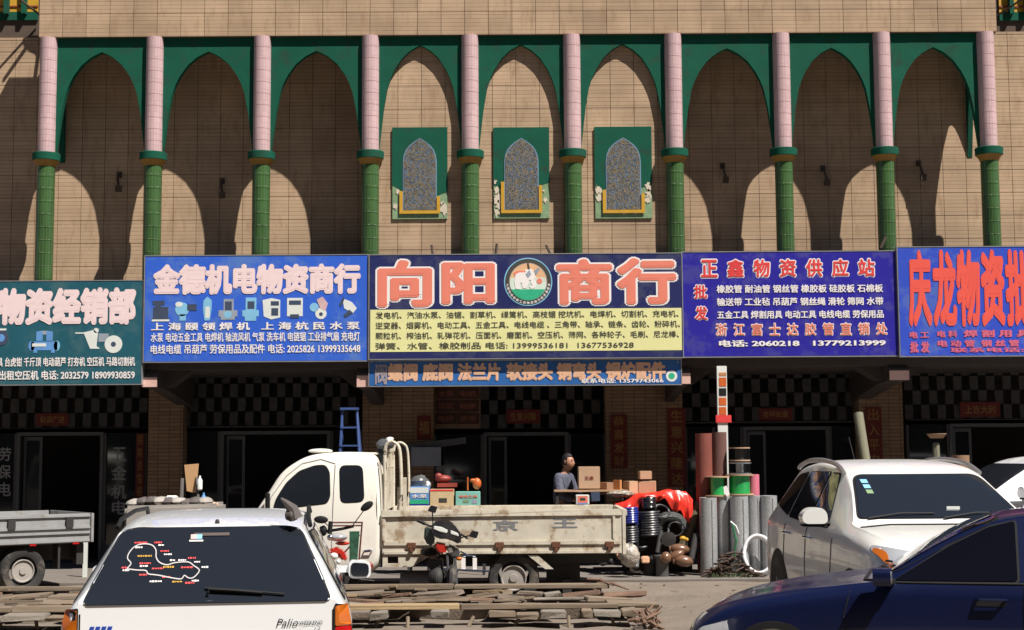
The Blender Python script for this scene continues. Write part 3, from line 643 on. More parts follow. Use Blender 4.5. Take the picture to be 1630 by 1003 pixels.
mat('bed_cream', (.58, .53, .43), .6, 0, var=.14, scale=5, dirt=(.33, .24, .15), dscale=4.5, dthr=.51)
mat('rust', (.13, .05, .025), .85, var=.3, scale=20)
mat('grey_bed', (.33, .33, .33), .55, .2, var=.1, dirt=(.22, .19, .16), dscale=4, dthr=.55)
mat('sticker_white', (.5, .47, .47), .6)
mat('dusty', (.33, .30, .27), .85, var=.12); mat('dark_metal', (.03, .028, .027), .7)

def crom(pts, n):
    out = []
    for i in range(len(pts)-1):
        p0 = pts[max(0, i-1)]; p1 = pts[i]; p2 = pts[i+1]; p3 = pts[min(len(pts)-1, i+2)]
        for k in range(n):
            t = k/n
            out.append(tuple(.5*((2*b)+(-a+c)*t+(2*a-5*b+4*c-d)*t*t+(-a+3*b-3*c+d)*t**3) for a, b, c, d in zip(p0, p1, p2, p3)))
    out.append(tuple(pts[-1])); return out
def car_body(st, mt, parent, ny=4, nr=4):
    """st: (y, z_top, half width at top, half width at belt, z_belt, z_low) from tail to nose"""
    st = crom(st, ny); rings = []
    for (y, zt, wt, wb, zb, zl) in st:
        h = max(.02, zt-zb)
        half = [(0, zl), (wb*.86, zl), (wb*.965, zl+.07), (wb, zl+(zb-zl)*.45), (wb*.992, zl+(zb-zl)*.8), (wb*.96, zb), (wt+(wb*.95-wt)*.18, zb+h*.80), (wt*.955, zb+h*.95), (wt*.6, zt-.004), (0, zt)]
        hf = crom(half, nr)
        full = hf+[(-x, z) for x, z in reversed(hf[1:-1])]
        rings.append([(x, y, z) for x, z in full])
    b = MB(); b.loft(rings, cap=True)
    o = b.build('body', mt, parent, local=True, angle=32)
    bm = bmesh.new(); bm.from_mesh(o.data); tree = BVHTree.FromBMesh(bm); bm.free()
    return o, tree
AX = {'x+': ((1, 0, 0), lambda u, v: (9, u, v)), 'x-': ((-1, 0, 0), lambda u, v: (-9, u, v)), 'y-': ((0, -1, 0), lambda u, v: (u, -9, v)),
      'y+': ((0, 1, 0), lambda u, v: (u, 9, v)), 'z+': ((0, 0, 1), lambda u, v: (u, v, 9))}
def skin(tree, outline, axis, off, mt, name, parent, step=.07, sink=.02, smooth=True):
    """a panel lying on the body: outline seen along axis, standing off the surface by off"""
    n, fn = AX[axis]; n = Vector(n)
    ol = []
    for i in range(len(outline)):
        a, c = Vector(outline[i]), Vector(outline[(i+1) % len(outline)]); k = max(1, int((c-a).length/step))
        ol += [a+(c-a)*j/k for j in range(k)]
    pts = list(ol); us = [p.x for p in ol]; vs_ = [p.y for p in ol]
    def inside(p):
        r = False; j = len(ol)-1
        for i in range(len(ol)):
            if (ol[i].y > p[1]) != (ol[j].y > p[1]) and p[0] < (ol[j].x-ol[i].x)*(p[1]-ol[i].y)/(ol[j].y-ol[i].y)+ol[i].x: r = not r
            j = i
        return r
    u = min(us)+step/2
    while u < max(us):
        v = min(vs_)+step/2
        while v < max(vs_):
            if inside((u, v)) and min((Vector((u, v))-p).length for p in ol) > step*.4: pts.append(Vector((u, v)))
            v += step
        u += step
    N = len(ol)
    r = geometry.delaunay_2d_cdt([Vector((p[0], p[1])) for p in pts], [(i, (i+1) % N) for i in range(N)], [], 1, 1e-5)
    V = []; nor = []
    for p in r[0]:
        q = Vector(fn(p.x, p.y)); hit = tree.ray_cast(q, -n)
        if hit[0] is None: hit = tree.find_nearest(Vector([c if abs(n[i]) < .5 else 0 for i, c in enumerate(q)])+n*.8)
        nn = hit[1] if hit[1].dot(n) > 0 else -hit[1]
        V.append(hit[0]+nn*off); nor.append(nn)
    m = MB(); m.add(V, r[2])
    from collections import Counter
    ec = Counter(); eo = {}
    for f in r[2]:
        for i in range(len(f)):
            e = (f[i], f[(i+1) % len(f)]); ec[tuple(sorted(e))] += 1; eo[tuple(sorted(e))] = e
    for e, c in ec.items():
        if c == 1: a, b_ = eo[e]; m.add([V[a], V[b_], V[b_]-nor[b_]*sink, V[a]-nor[a]*sink], [(0, 1, 2, 3)])
    return m.build(name, mt, parent, local=True, angle=40)
def line_skin(tree, pts, w_, axis, mt, name, parent, off=.002):
    """thin seam following a polyline on the body"""
    n, fn = AX[axis]; n = Vector(n); L = []
    for i in range(len(pts)-1):
        a, c = Vector(pts[i]), Vector(pts[i+1]); k = max(1, int((c-a).length/.05)); L += [a+(c-a)*j/k for j in range(k)]
    L.append(Vector(pts[-1])); out = []
    for p in L:
        hit = tree.ray_cast(Vector(fn(p.x, p.y)), -n)
        if hit[0] is not None: out.append(hit[0]+n*off)
    if len(out) > 1:
        b = MB(); b.tube(out, w_, 5); return b.build(name, mt, parent, local=True)
def scl(pts, k):
    cx = sum(p[0] for p in pts)/len(pts); cy = sum(p[1] for p in pts)/len(pts)
    r = []
    for p in pts:
        d = Vector((p[0]-cx, p[1]-cy)); L_ = d.length or 1; r.append((p[0]+d.x/L_*k, p[1]+d.y/L_*k))
    return r
def window(tree, pts, axis, parent, name='window', seal=.018, r=.05, gm='glass', off=.004):
    o = skin(tree, rpoly(scl(pts, seal), r), axis, off, 'black_trim', name, parent)
    g = skin(tree, rpoly(pts, r*.8), axis, off+.005, gm, 'pane', parent, sink=.004)
    return g
def wheel(parent, c, r, w_, axis='x', side=1, rim=.62, mt='alloy', spokes=6):
    """wheel whose axle runs along the given axis, outside face towards side"""
    A = lambda a: {'x': (a, 0, 0), 'y': (0, a, 0)}[axis]
    tb = MB(); h = w_/2
    prof = [(r*.62, -h*.8), (r*.75, -h), (r*.93, -h*.95), (r, -h*.6), (r, h*.6), (r*.93, h*.95), (r*.75, h), (r*.62, h*.8)]
    tb.lathe(prof+[prof[0]], c, 28, axis, cap=False); t = tb.build('tyre', 'rubber', parent, local=True)
    b = MB(); o = h*.82*side
    b.lathe([(r*rim, h*.5*side), (r*rim, o), (r*rim*.93, o*1.04), (r*rim*.85, o*.7), (.001, o*.72)], c, 28, axis)
    for k in range(spokes):
        a = k*math.pi/3; d = (math.cos(a), math.sin(a))
        def pt(rr, hh):
            q = {'x': (hh, rr*d[0], rr*d[1]), 'y': (rr*d[0], hh, rr*d[1])}[axis]; return Vector(q)+Vector(c)
        b.tube([pt(r*.1, o*.95), pt(r*rim*.88, o*.85)], r*.07, 6)
    b.lathe([(r*.16, o*.6), (r*.15, o*1.0), (.001, o*1.02)], c, 14, axis)
    b.build('rim', mt, t, local=True)
    return t
def side_pair(fn):
    for s in (1, -1): fn(s)

# ---- white estate car seen from behind (tail towards the camera)
def estate():
    t = thing('estate_car', 'white estate car seen from behind, route map sticker in its rear window', 'car', (P(333, 900, 8.3).x, 8.28, gz(-1.7, 8.3)), rz=rad(7.8))
    st = [(0, 1.045, .70, .76, .985, .30), (.04, 1.075, .69, .785, .99, .25), (.11, 1.18, .62, .80, .99, .22), (.22, 1.34, .555, .81, .98, .2), (.30, 1.425, .525, .81, .98, .2), (.42, 1.452, .52, .812, .98, .2), (1.2, 1.485, .54, .815, .975, .2),
          (2.2, 1.475, .54, .815, .965, .2), (2.55, 1.42, .56, .81, .955, .2), (3.15, 1.06, .66, .80, .94, .2), (3.5, .96, .66, .79, .88, .22), (4.0, .84, .60, .74, .76, .25), (4.15, .66, .5, .62, .6, .3)]
    o, tr = car_body(st, 'white_car', t)
    # rear glass with seal
    g = [(-.675, 1.035), (.675, 1.035), (.635, 1.13), (.50, 1.415), (.42, 1.432), (-.42, 1.432), (-.50, 1.415), (-.635, 1.13)]
    window(tr, g, 'y-', t, 'rear_window', seal=.012, r=.04)
    skin(tr, [(-.10, 1.385), (.10, 1.385), (.10, 1.40), (-.10, 1.40)], 'y-', .010, mat('lamp_strip', (.07, .05, .045), .5), 'brake_light', t, step=.05, sink=.002)
    # side glass
    for s, ax in ((1, 'x+'), (-1, 'x-')):
        window(tr, [(.20, 1.02), (.98, 1.01), (.98, 1.38), (.47, 1.385)], ax, t, 'side_window', r=.06)
        window(tr, [(1.06, 1.01), (1.9, 1.0), (1.86, 1.37), (1.06, 1.385)], ax, t, 'side_window', r=.05)
        window(tr, [(1.98, 1.0), (2.9, .985), (2.42, 1.35), (1.96, 1.37)], ax, t, 'side_window', r=.05)
        for y in (1.02, 1.94, 2.9): line_skin(tr, [(y, .98), (y, .4)], .004, ax, 'black_trim', 'door_seam', t)
        # tail lamp: amber over red over clear, wraps round the corner
        L = [(s*.70, 1.015), (s*.760, .99), (s*.782, .86), (s*.782, .60), (s*.70, .60)]
        lp = skin(tr, rpoly(scl(L, .008), .02), 'y-', .014, 'black_trim', 'tail_lamp', t, step=.05)
        for (z0, z1, mt_) in ((.895, 1.005, 'amber_lamp'), (.76, .89, 'red_lamp'), (.68, .755, 'clear_lamp'), (.60, .675, 'red_lamp')):
                        skin(tr, rpoly([(s*.703, z0), (s*.703, z1), (s*(.755 if z1 > .95 else .775), z1), (s*.775, z0)], .01), 'y-', .022, mt_, 'lens', lp, step=.04)
        b = MB(); b.tube([(s*.56, .5, 1.43), (s*.55, .6, 1.475), (s*.55, 1.3, 1.50), (s*.55, 2.0, 1.49), (s*.56, 2.15, 1.45)], .014, 8); b.build('roof_rail', 'black_trim', t, local=True)
        b = MB(); b.cbox((s*.80, 2.75, 1.0), (.12, .05, .05)); b.build('mirror_arm', 'white_car', t, local=True)
        b = MB(); b.prism(rpoly([(s*.845, .93), (s*1.01, .93), (s*1.01, 1.055), (s*.845, 1.065)], .045), 2.70, 2.82, 'y'); mm = b.build('mirror', 'white_car', t, local=True, bevel=.012)
        b = MB(); b.prism(rpoly([(s*.862, .945), (s*.995, .945), (s*.995, 1.04), (s*.862, 1.05)], .035), 2.690, 2.699, 'y'); b.build('mirror_glass', 'glass', mm, local=True)
        for y in (.72, 3.35):
            b = MB(); b.lathe([(.36, -.02), (.36, .02)], (s*.80, y, .33), 28, 'x'); b.build('wheel_arch', 'black_trim', t, local=True)
            wheel(t, (s*.735, y, .30), .30, .19, 'x', s)
    # tailgate details
    line_skin(tr, [(-.69, .985), (-.69, .6)], .004, 'y-', 'black_trim', 'tailgate_seam', t); line_skin(tr, [(.69, .985), (.69, .6)], .004, 'y-', 'black_trim', 'tailgate_seam', t)
    line_skin(tr, [(-.36, .77), (-.345, .85), (-.31, .868), (.31, .872), (.345, .85), (.36, .77)], .003, 'y-', mat('seam', (.3, .3, .3), .6), 'plate_recess', t)
    skin(tr, [(-.32, .80), (.26, .80), (.24, .826), (-.30, .826)], 'y-', .006, 'black_trim', 'handle_strip', t)
    skin(tr, [(-.26, .62), (.26, .62), (.26, .79), (-.26, .79)], 'y-', .008, mat('plate_blue', (.02, .06, .35), .4), 'number_plate', t)
    # wiper, washer jet, little aerial fin and a rag of wood lying on the rail end
    def on(u, v, off=.02):
        h = tr.ray_cast(Vector((u, -9, v)), Vector((0, 1, 0))); return h[0]+h[1].normalized()*off*(-1 if h[1].y > 0 else 1)
    b = MB(); b.tube([on(.0, 1.06, .03), on(.0, 1.09, .03), on(.15, 1.08, .03), on(.30, 1.065, .025)], .010, 6); b.tube([on(-.02, 1.10, .022), on(.2, 1.083, .022), on(.42, 1.058, .022)], .006, 5); b.build('wiper', 'black_trim', t, local=True)
    b = MB(); b.ell((.02, .42, 1.458), (.014, .014, .02), 8); b.build('washer_jet', 'dark_metal', t, local=True)
    def lay(v, f, name, mt, par=t, off=.012):
        me = bpy.data.meshes.new(name); me.from_pydata([tuple(on(x, z, off)) for x, z in v], [], f); me.materials.append(MATS[mt])
        o_ = bpy.data.objects.new(name, me); COL.objects.link(o_); o_.parent = par; return o_
    def strip(path, w_, name, mt, off=.013):
        v = []; f = []
        for i, p in enumerate(path):
            a = Vector(path[max(0, i-1)]); c = Vector(path[min(len(path)-1, i+1)]); d = (c-a).normalized(); n_ = Vector((-d.y, d.x))*w_
            v += [(p[0]+n_.x, p[1]+n_.y), (p[0]-n_.x, p[1]-n_.y)]
        for i in range(len(path)-1): f.append((2*i, 2*i+1, 2*i+3, 2*i+2))
        return lay(v, f, name, mt, off=off)
    K = lambda px, py: ((px-335)/281.5+.0, 1.85-(py-722)/281.5+.012)
    path = [(206, 905), (212, 897), (206, 890), (207, 882), (215, 872), (228, 868), (242, 870), (249, 878), (250, 888), (256, 896), (268, 900), (279, 897), (300, 896), (310, 902), (319, 909), (311, 919), (303, 920), (296, 916), (292, 921), (280, 920), (255, 915), (240, 913), (236, 908), (222, 907), (206, 905)]
    strip(crom([K(*p) for p in path], 3), .003, 'route_line', 'sticker_white')
    for (x, y, w_, m_) in [(214, 866, 20, 'red_print'), (216, 873, 12, 'white_print'), (245, 866, 12, 'red_print'), (252, 870, 10, 'white_print'), (256, 879, 13, 'red_print'), (262, 884, 12, 'white_print'), (221, 886, 22, 'yellow_paint'), (225, 897, 18, 'red_print'), (226, 901, 12, 'white_print'), (198, 903, 12, 'red_print'), (200, 907, 10, 'white_print'), (245, 905, 18, 'red_print'), (262, 903, 18, 'yellow_paint'), (226, 914, 12, 'red_print'), (243, 924, 20, 'white_print'), (262, 918, 14, 'red_print'), (278, 925, 16, 'yellow_paint'), (298, 927, 16, 'red_print'), (290, 904, 18, 'red_print'), (285, 893, 12, 'white_print'), (300, 890, 12, 'red_print'), (272, 893, 8, 'white_print'), (322, 904, 12, 'white_print'), (308, 924, 12, 'white_print'), (310, 896, 9, 'white_print')]:
        a = K(x, y); w2 = w_/281.5; z = .005; 
        rr = random.Random(x*7+y); u = 0; V = []; Fc = []
        while u < w2-.004:
            d = rr.uniform(.006, .016); hh = z*rr.uniform(.6, 1.0); V += [(a[0]+u, a[1]-hh), (a[0]+min(u+d, w2), a[1]-hh), (a[0]+min(u+d, w2), a[1]+hh), (a[0]+u, a[1]+hh)]; k_ = len(V); Fc.append((k_-4, k_-3, k_-2, k_-1)); u += d+.0035
        lay(V, Fc, 'place_tag', m_)
    for (x, y, w_, m_) in [(302, 858, 9, 'pic_pink'), (311, 858, 9, 'pic_cyan'), (300, 864, 22, 'white_print')]:
        a = K(x, y); w2 = w_/281.5; z = .012 if y < 860 else .004; lay([(a[0], a[1]-z), (a[0]+w2, a[1]-z), (a[0]+w2, a[1]+z), (a[0], a[1]+z)], [(0, 1, 2, 3)], 'inspection_sticker', m_)
    def letters(s, x0, y0, x1, y1, mt, shear=.3, off=.0):
        vs, fs = text_mesh(s, off, shear); ax = min(v.x for v in vs); bx = max(v.x for v in vs); ay = min(v.y for v in vs); by = max(v.y for v in vs)
        a, c = K(x0, y0), K(x1, y1); dep = .006
        lay([(a[0]+(v.x-ax)/(bx-ax)*(c[0]-a[0]), c[1]+(v.y-ay)/(by-ay)*(a[1]-c[1])) for v in vs], fs, 'lettering', mt, off=.006)
    letters('Palio', 441, 982, 475, 994, 'black_trim'); letters('WEEKEND', 477, 986, 513, 992, 'black_trim'); letters('1.5', 500, 996, 510, 1000, 'black_trim')
    for k in range(4):
        a = K(155+k*9, 994); c = K(162+k*9, 988); sh = .006; lay([(a[0], a[1]), (c[0], a[1]), (c[0]+sh, c[1]), (a[0]+sh, c[1])], [(0, 1, 2, 3)], 'badge', 'plate_blue', off=.006)
    return t
estate()
# wooden horn shaped lump on the roof edge
b = MB(); b.tube([P(472, 826, 8.62), P(465, 810, 8.62), P(455, 800, 8.6), P(447, 793, 8.6)], [.04, .034, .018, .006], 8); b.ell(P(464, 820, 8.62), (.045, .04, .035), 8, noise=.15)
solo(b, 'roof_clamp', mat('grey_wood', (.10, .085, .08), .8), 'dark twisted clamp sticking up from the right end of the estate car roof', 'clamp')

# ---- white SUV, three quarter front
def suv(t, mt, rails=True, stickers=True):
    st = [(-4.55, .62, .6, .68, .58, .4), (-4.45, 1.02, .72, .84, .95, .3), (-4.3, 1.25, .66, .90, 1.06, .25), (-4.1, 1.52, .60, .93, 1.08, .24), (-3.7, 1.64, .60, .945, 1.08, .24), (-3.0, 1.69, .61, .95, 1.07, .24), (-2.3, 1.655, .62, .95, 1.055, .24),
          (-1.95, 1.585, .63, .948, 1.045, .24), (-1.6, 1.42, .68, .945, 1.03, .24), (-1.22, 1.20, .78, .94, 1.03, .24), (-1.1, 1.14, .82, .938, 1.02, .24), (-.7, 1.10, .80, .93, 1.0, .24), (-.3, 1.03, .72, .90, .95, .26), (-.10, .90, .62, .80, .82, .28), (0, .62, .5, .6, .56, .35)]
    o, tr = car_body(st, mt, t)
    ws = [(-.74, 1.18), (.74, 1.18), (.70, 1.27), (.59, 1.52), (.52, 1.55), (-.52, 1.55), (-.59, 1.52), (-.70, 1.27)]
    window(tr, ws, 'y+', t, 'windscreen', seal=.02, r=.05)
    for s, ax in ((1, 'x+'), (-1, 'x-')):
        window(tr, [(-1.72, 1.08), (-2.35, 1.09), (-2.35, 1.56), (-2.1, 1.55)], ax, t, 'side_window', r=.04)
        window(tr, [(-2.42, 1.09), (-3.25, 1.12), (-3.2, 1.56), (-2.42, 1.57)], ax, t, 'side_window', r=.04)
        window(tr, [(-3.32, 1.13), (-4.02, 1.22), (-3.75, 1.52), (-3.28, 1.56)], ax, t, 'side_window', r=.05)
        for y, z in ((-1.45, 1.0), (-2.38, 1.05), (-3.28, 1.05)): line_skin(tr, [(y, z), (y-.02, .5)], .005, ax, 'black_trim', 'door_seam', t)
        for y in (-2.25, -3.12):
            h = tr.ray_cast(Vector((s*9, y, .96)), Vector((-s, 0, 0)))[0]
            b = MB(); b.tube([h+Vector((0, -.09, 0)), h+Vector((s*.035, -.06, .005)), h+Vector((s*.035, .06, .005)), h+Vector((0, .09, 0))], .013, 6); b.build('door_handle', 'chrome', t, local=True)
        for y in (-.82, -3.55):
            b = MB(); h = tr.ray_cast(Vector((s*9, y, .55)), Vector((-s, 0, 0)))[0]
            b.lathe([(.41, -.03), (.41, .008), (.37, .010)], (h.x, y, .37), 30, 'x') if s > 0 else b.lathe([(.41, .03), (.41, -.008), (.37, -.010)], (h.x, y, .37), 30, 'x')
            b.build('wheel_arch', 'black_trim', t, local=True); wheel(t, (h.x-s*.095, y, .355), .355, .225, 'x', s)
        skin(tr, rpoly([(s*.46, .80), (s*.80, .84), (s*.88, .95), (s*.86, 1.0), (s*.60, .96), (s*.45, .88)], .03), 'y+', .006, 'clear_lamp', 'headlight', t, step=.05)
        skin(tr, rpoly([(s*.79, .86), (s*.82, .87), (s*.875, .955), (s*.85, .98), (s*.79, .95)], .02), 'y+', .012, 'amber_lamp', 'indicator', t, step=.04)
        h = tr.ray_cast(Vector((s*.62, 9, .89)), Vector((0, -1, 0)))[0]
        b = MB(); b.ell(h+Vector((0, .0, 0)), (.05, .03, .05), 12); b.build('projector', 'black_trim', t, local=True)
        b = MB(); b.tube([(s*.90, -1.62, 1.12), (s*.99, -1.60, 1.13)], .03, 6); b.build('mirror_arm', 'black_trim', t, local=True)
        b = MB(); b.prism(rpoly([(s*.95, 1.125), (s*1.17, 1.125), (s*1.19, 1.20), (s*1.12, 1.27), (s*1.0, 1.27), (s*.95, 1.22)], .05), -1.62, -1.47, 'y'); b.build('mirror', mt, t, local=True, bevel=.03); b = MB(); b.prism(rpoly([(s*.96, 1.095), (s*1.17, 1.10), (s*1.17, 1.122), (s*.95, 1.122)], .01), -1.61, -1.5, 'y'); b.build('mirror_base', 'black_trim', t, local=True)
        skin(tr, [(-1.4, .36), (-3.0, .36), (-3.0, .42), (-1.4, .42)], ax, .006, 'black_trim', 'sill_trim', t)
        if rails:
            b = MB(); b.tube(crom([(s*.65, -1.98, 1.56), (s*.64, -2.15, 1.615), (s*.635, -2.4, 1.66), (s*.63, -2.9, 1.685), (s*.63, -3.4, 1.675), (s*.63, -3.75, 1.63), (s*.63, -3.85, 1.60)], 3), .024, 8); b.tube([(s*.635, -2.9, 1.70), (s*.635, -2.9, 1.66)], .02, 6)
            b.build('roof_rail', 'alloy', t, local=True)
    skin(tr, rpoly([(-.45, .60), (.45, .60), (.47, .80), (-.47, .80)], .03), 'y+', .006, 'black_trim', 'grille', t)
    skin(tr, rpoly([(-.52, .38), (.52, .38), (.48, .52), (-.48, .52)], .03), 'y+', .006, 'black_trim', 'lower_grille', t)
    for z in (.65, .70, .75): line_skin(tr, [(-.44, z), (.44, z)], .008, 'y+', 'chrome', 'grille_bar', t, off=.012)
    skin(tr, [(-.22, .53), (.22, .53), (.22, .6), (-.22, .6)], 'y+', .012, 'plate_blue', 'number_plate', t)
    line_skin(tr, [(-.80, 1.115), (-.5, 1.13), (.5, 1.13), (.80, 1.115)], .012, 'y+', 'black_trim', 'bonnet_seam', t)
    def on(u, v, off=.02):
        h = tr.ray_cast(Vector((u, 9, v)), Vector((0, -1, 0))); return h[0]+h[1].normalized()*off*(1 if h[1].y > 0 else -1)
    for x0, x1 in ((-.62, -.02), (.05, .66)):
        b = MB(); b.tube([on(x1, 1.17), on((x0+x1)/2, 1.20, .03), on(x0, 1.205, .02)], .008, 5); b.build('wiper', 'black_trim', t, local=True)
    b = MB(); b.tube([(0.0, -3.9, 1.62), (-.0, -4.15, 1.92)], .006, 5); b.build('aerial', 'black_trim', t, local=True)
    if stickers:
        for k, z in enumerate((1.47, 1.425, 1.38)):
            for j in range(1):
                a = [(.50, z), (.56, z), (.56, z+.032), (.50, z+.032)]; skin(tr, a, 'y+', .014, ('pic_cyan', 'pic_cyan', 'faded_green')[k], 'sticker', t, step=.05, sink=.002)
        b = MB(); b.cbox(on(-.15, 1.25, .013), (.12, .012, .035)); b.build('dash_card', 'pic_white', t, local=True)
    return t
Xc, Yc = 3.99, 12.42
t = thing('suv', 'white SUV with roof rails facing the camera, behind the dark blue saloon', 'suv', (Xc, Yc, 0), rz=rad(180+2.5))
suv(t, 'suv_paint'); t.scale = (1.03, 1.03, 1.045)
b = MB(); b.tube([P(1514, 742, 16.3), P(1514, 675, 16.3)], .008, 5); 
solo(b, 'antenna_mast', 'chrome', 'thin upright silver whip antenna behind the white SUV roof', 'antenna')
t2 = thing('suv', 'white car with tinted windows parked farther back at the right edge, behind the SUV', 'suv', (6.0, 18.0, .1), rz=rad(90-12))
t2.location = (5.2, 20.7, .06); t2.rotation_euler.z = rad(99); t2.scale = (1, 1, 1.03)
suv(t2, 'white_car', rails=False, stickers=False)

# ---- dark blue saloon crossing the lower right corner (nose to the left)
def saloon():
    t = thing('saloon_car', 'dark blue saloon car crossing the lower right foreground, its nose to the left', 'car', (1.44, 11.62, 0), rz=rad(90-17))
    t.scale = (.97, 1, 1)
    # local: y runs from tail (-4.6) to nose (0); with rz = 90 deg local +y points to world -x
    st = [(-4.7, .7, .6, .7, .64, .4), (-4.62, .98, .66, .80, .88, .3), (-4.4, 1.05, .66, .85, .93, .22), (-4.15, 1.08, .64, .865, .935, .2), (-3.75, 1.30, .58, .87, .935, .2), (-3.4, 1.39, .56, .875, .93, .2), (-2.9, 1.435, .57, .875, .925, .2),
          (-2.45, 1.425, .575, .875, .92, .2), (-2.1, 1.35, .60, .874, .915, .2), (-1.75, 1.17, .66, .872, .91, .2), (-1.42, .96, .74, .87, .89, .2), (-1.25, .92, .75, .868, .86, .2), (-.8, .86, .71, .855, .80, .2), (-.4, .78, .66, .82, .71, .22), (-.14, .68, .56, .73, .60, .24), (-.02, .56, .45, .6, .50, .28), (0.02, .45, .4, .5, .42, .3)]
    o, tr = car_body(st, 'blue_car', t)
    window(tr, [(-.73, .99), (.73, .99), (.58, 1.35), (.5, 1.375), (-.5, 1.375), (-.58, 1.35)], 'y+', t, 'windscreen', r=.05, gm='tinted_glass')
    for s, ax in ((1, 'x+'), (-1, 'x-')):
        # side windows: front door pane reaches into the mirror corner
        window(tr, [(-1.52, .945), (-2.34, .955), (-2.34, 1.355), (-2.16, 1.31), (-1.9, 1.18)], ax, t, 'side_window', r=.03, gm='tinted_glass')
        window(tr, [(-2.42, .955), (-3.4, .97), (-3.3, 1.27), (-2.95, 1.355), (-2.42, 1.365)], ax, t, 'side_window', r=.04, gm='tinted_glass')
        for L_ in ([(-1.22, .88), (-1.17, .7), (-1.22, .35)], [(-2.38, .95), (-2.37, .6), (-2.30, .35)]): line_skin(tr, L_, .005, ax, 'black_trim', 'door_seam', t)
        line_skin(tr, [(-1.45, .935), (-2.3, .94), (-3.4, .95)], .008, ax, 'black_trim', 'belt_trim', t)
        for y in (-2.16, -3.2):
            h = tr.ray_cast(Vector((s*9, y, .82)), Vector((-s, 0, 0)))[0]
            skin(tr, rpoly([(y-.10, .79), (y+.10, .79), (y+.10, .845), (y-.10, .845)], .025), ax, .003, 'black_trim', 'handle_recess', t, step=.04)
            b = MB(); b.tube([h+Vector((0, -.10, .012)), h+Vector((s*.035, -.075, .014)), h+Vector((s*.035, .075, .014)), h+Vector((0, .10, .012))], .012, 6); b.build('door_handle', 'blue_car', t, local=True)
        for y in (-.68, -3.4):
            h = tr.ray_cast(Vector((s*9, y, .5)), Vector((-s, 0, 0)))[0]; b = MB()
            b.lathe([(.35, -.03*s), (.35, .008*s), (.32, .010*s)], (h.x, y, .30), 30, 'x'); b.build('wheel_arch', 'black_trim', t, local=True); wheel(t, (h.x-s*.085, y, .31), .31, .2, 'x', s)
        skin(tr, rpoly([(-.10, .46), (-.36, .54), (-.34, .64), (-.14, .58), (-.06, .5)], .03), ax, .004, 'clear_lamp', 'headlight', t, step=.05)
        skin(tr, rpoly([(s*.35, .55), (s*.62, .56), (s*.62, .68), (s*.35, .64)], .03), 'y+', .004, 'clear_lamp', 'headlight', t, step=.05)
        mx, my = (s*.98, -1.45) if s < 0 else (s*.93, -1.62)
        b = MB(); b.cbox((s*.86, my-.03, .945), (.12, .09, .03)); b.build('mirror_arm', 'black_trim', t, local=True)
        b = MB(); b.prism(rpoly([(mx-.10, .925), (mx+.10, .925), (mx+.10, 1.03), (mx+.02, 1.05), (mx-.10, 1.04)], .04), my-.06, my+.06, 'y'); mm = b.build('mirror', 'blue_car', t, local=True, bevel=.028)
        b = MB(); b.prism(rpoly([(mx-.085, .94), (mx+.085, .94), (mx+.085, 1.02), (mx-.085, 1.03)], .03), my-.064, my-.0605, 'y'); b.build('mirror_glass', 'clear_lamp', mm, local=True)
    line_skin(tr, [(-.74, -1.4), (-.5, -1.3), (.5, -1.3), (.74, -1.4)], .012, 'z+', 'black_trim', 'bonnet_seam', t)
    for x0, x1 in ((-.6, 0), (.05, .6)):
        b = MB(); b.tube([(x1, -1.40, .985), ((x0+x1)/2, -1.43, 1.005), (x0, -1.47, 1.02)], .009, 5); b.build('wiper', 'black_trim', t, local=True)
    return t
saloon()

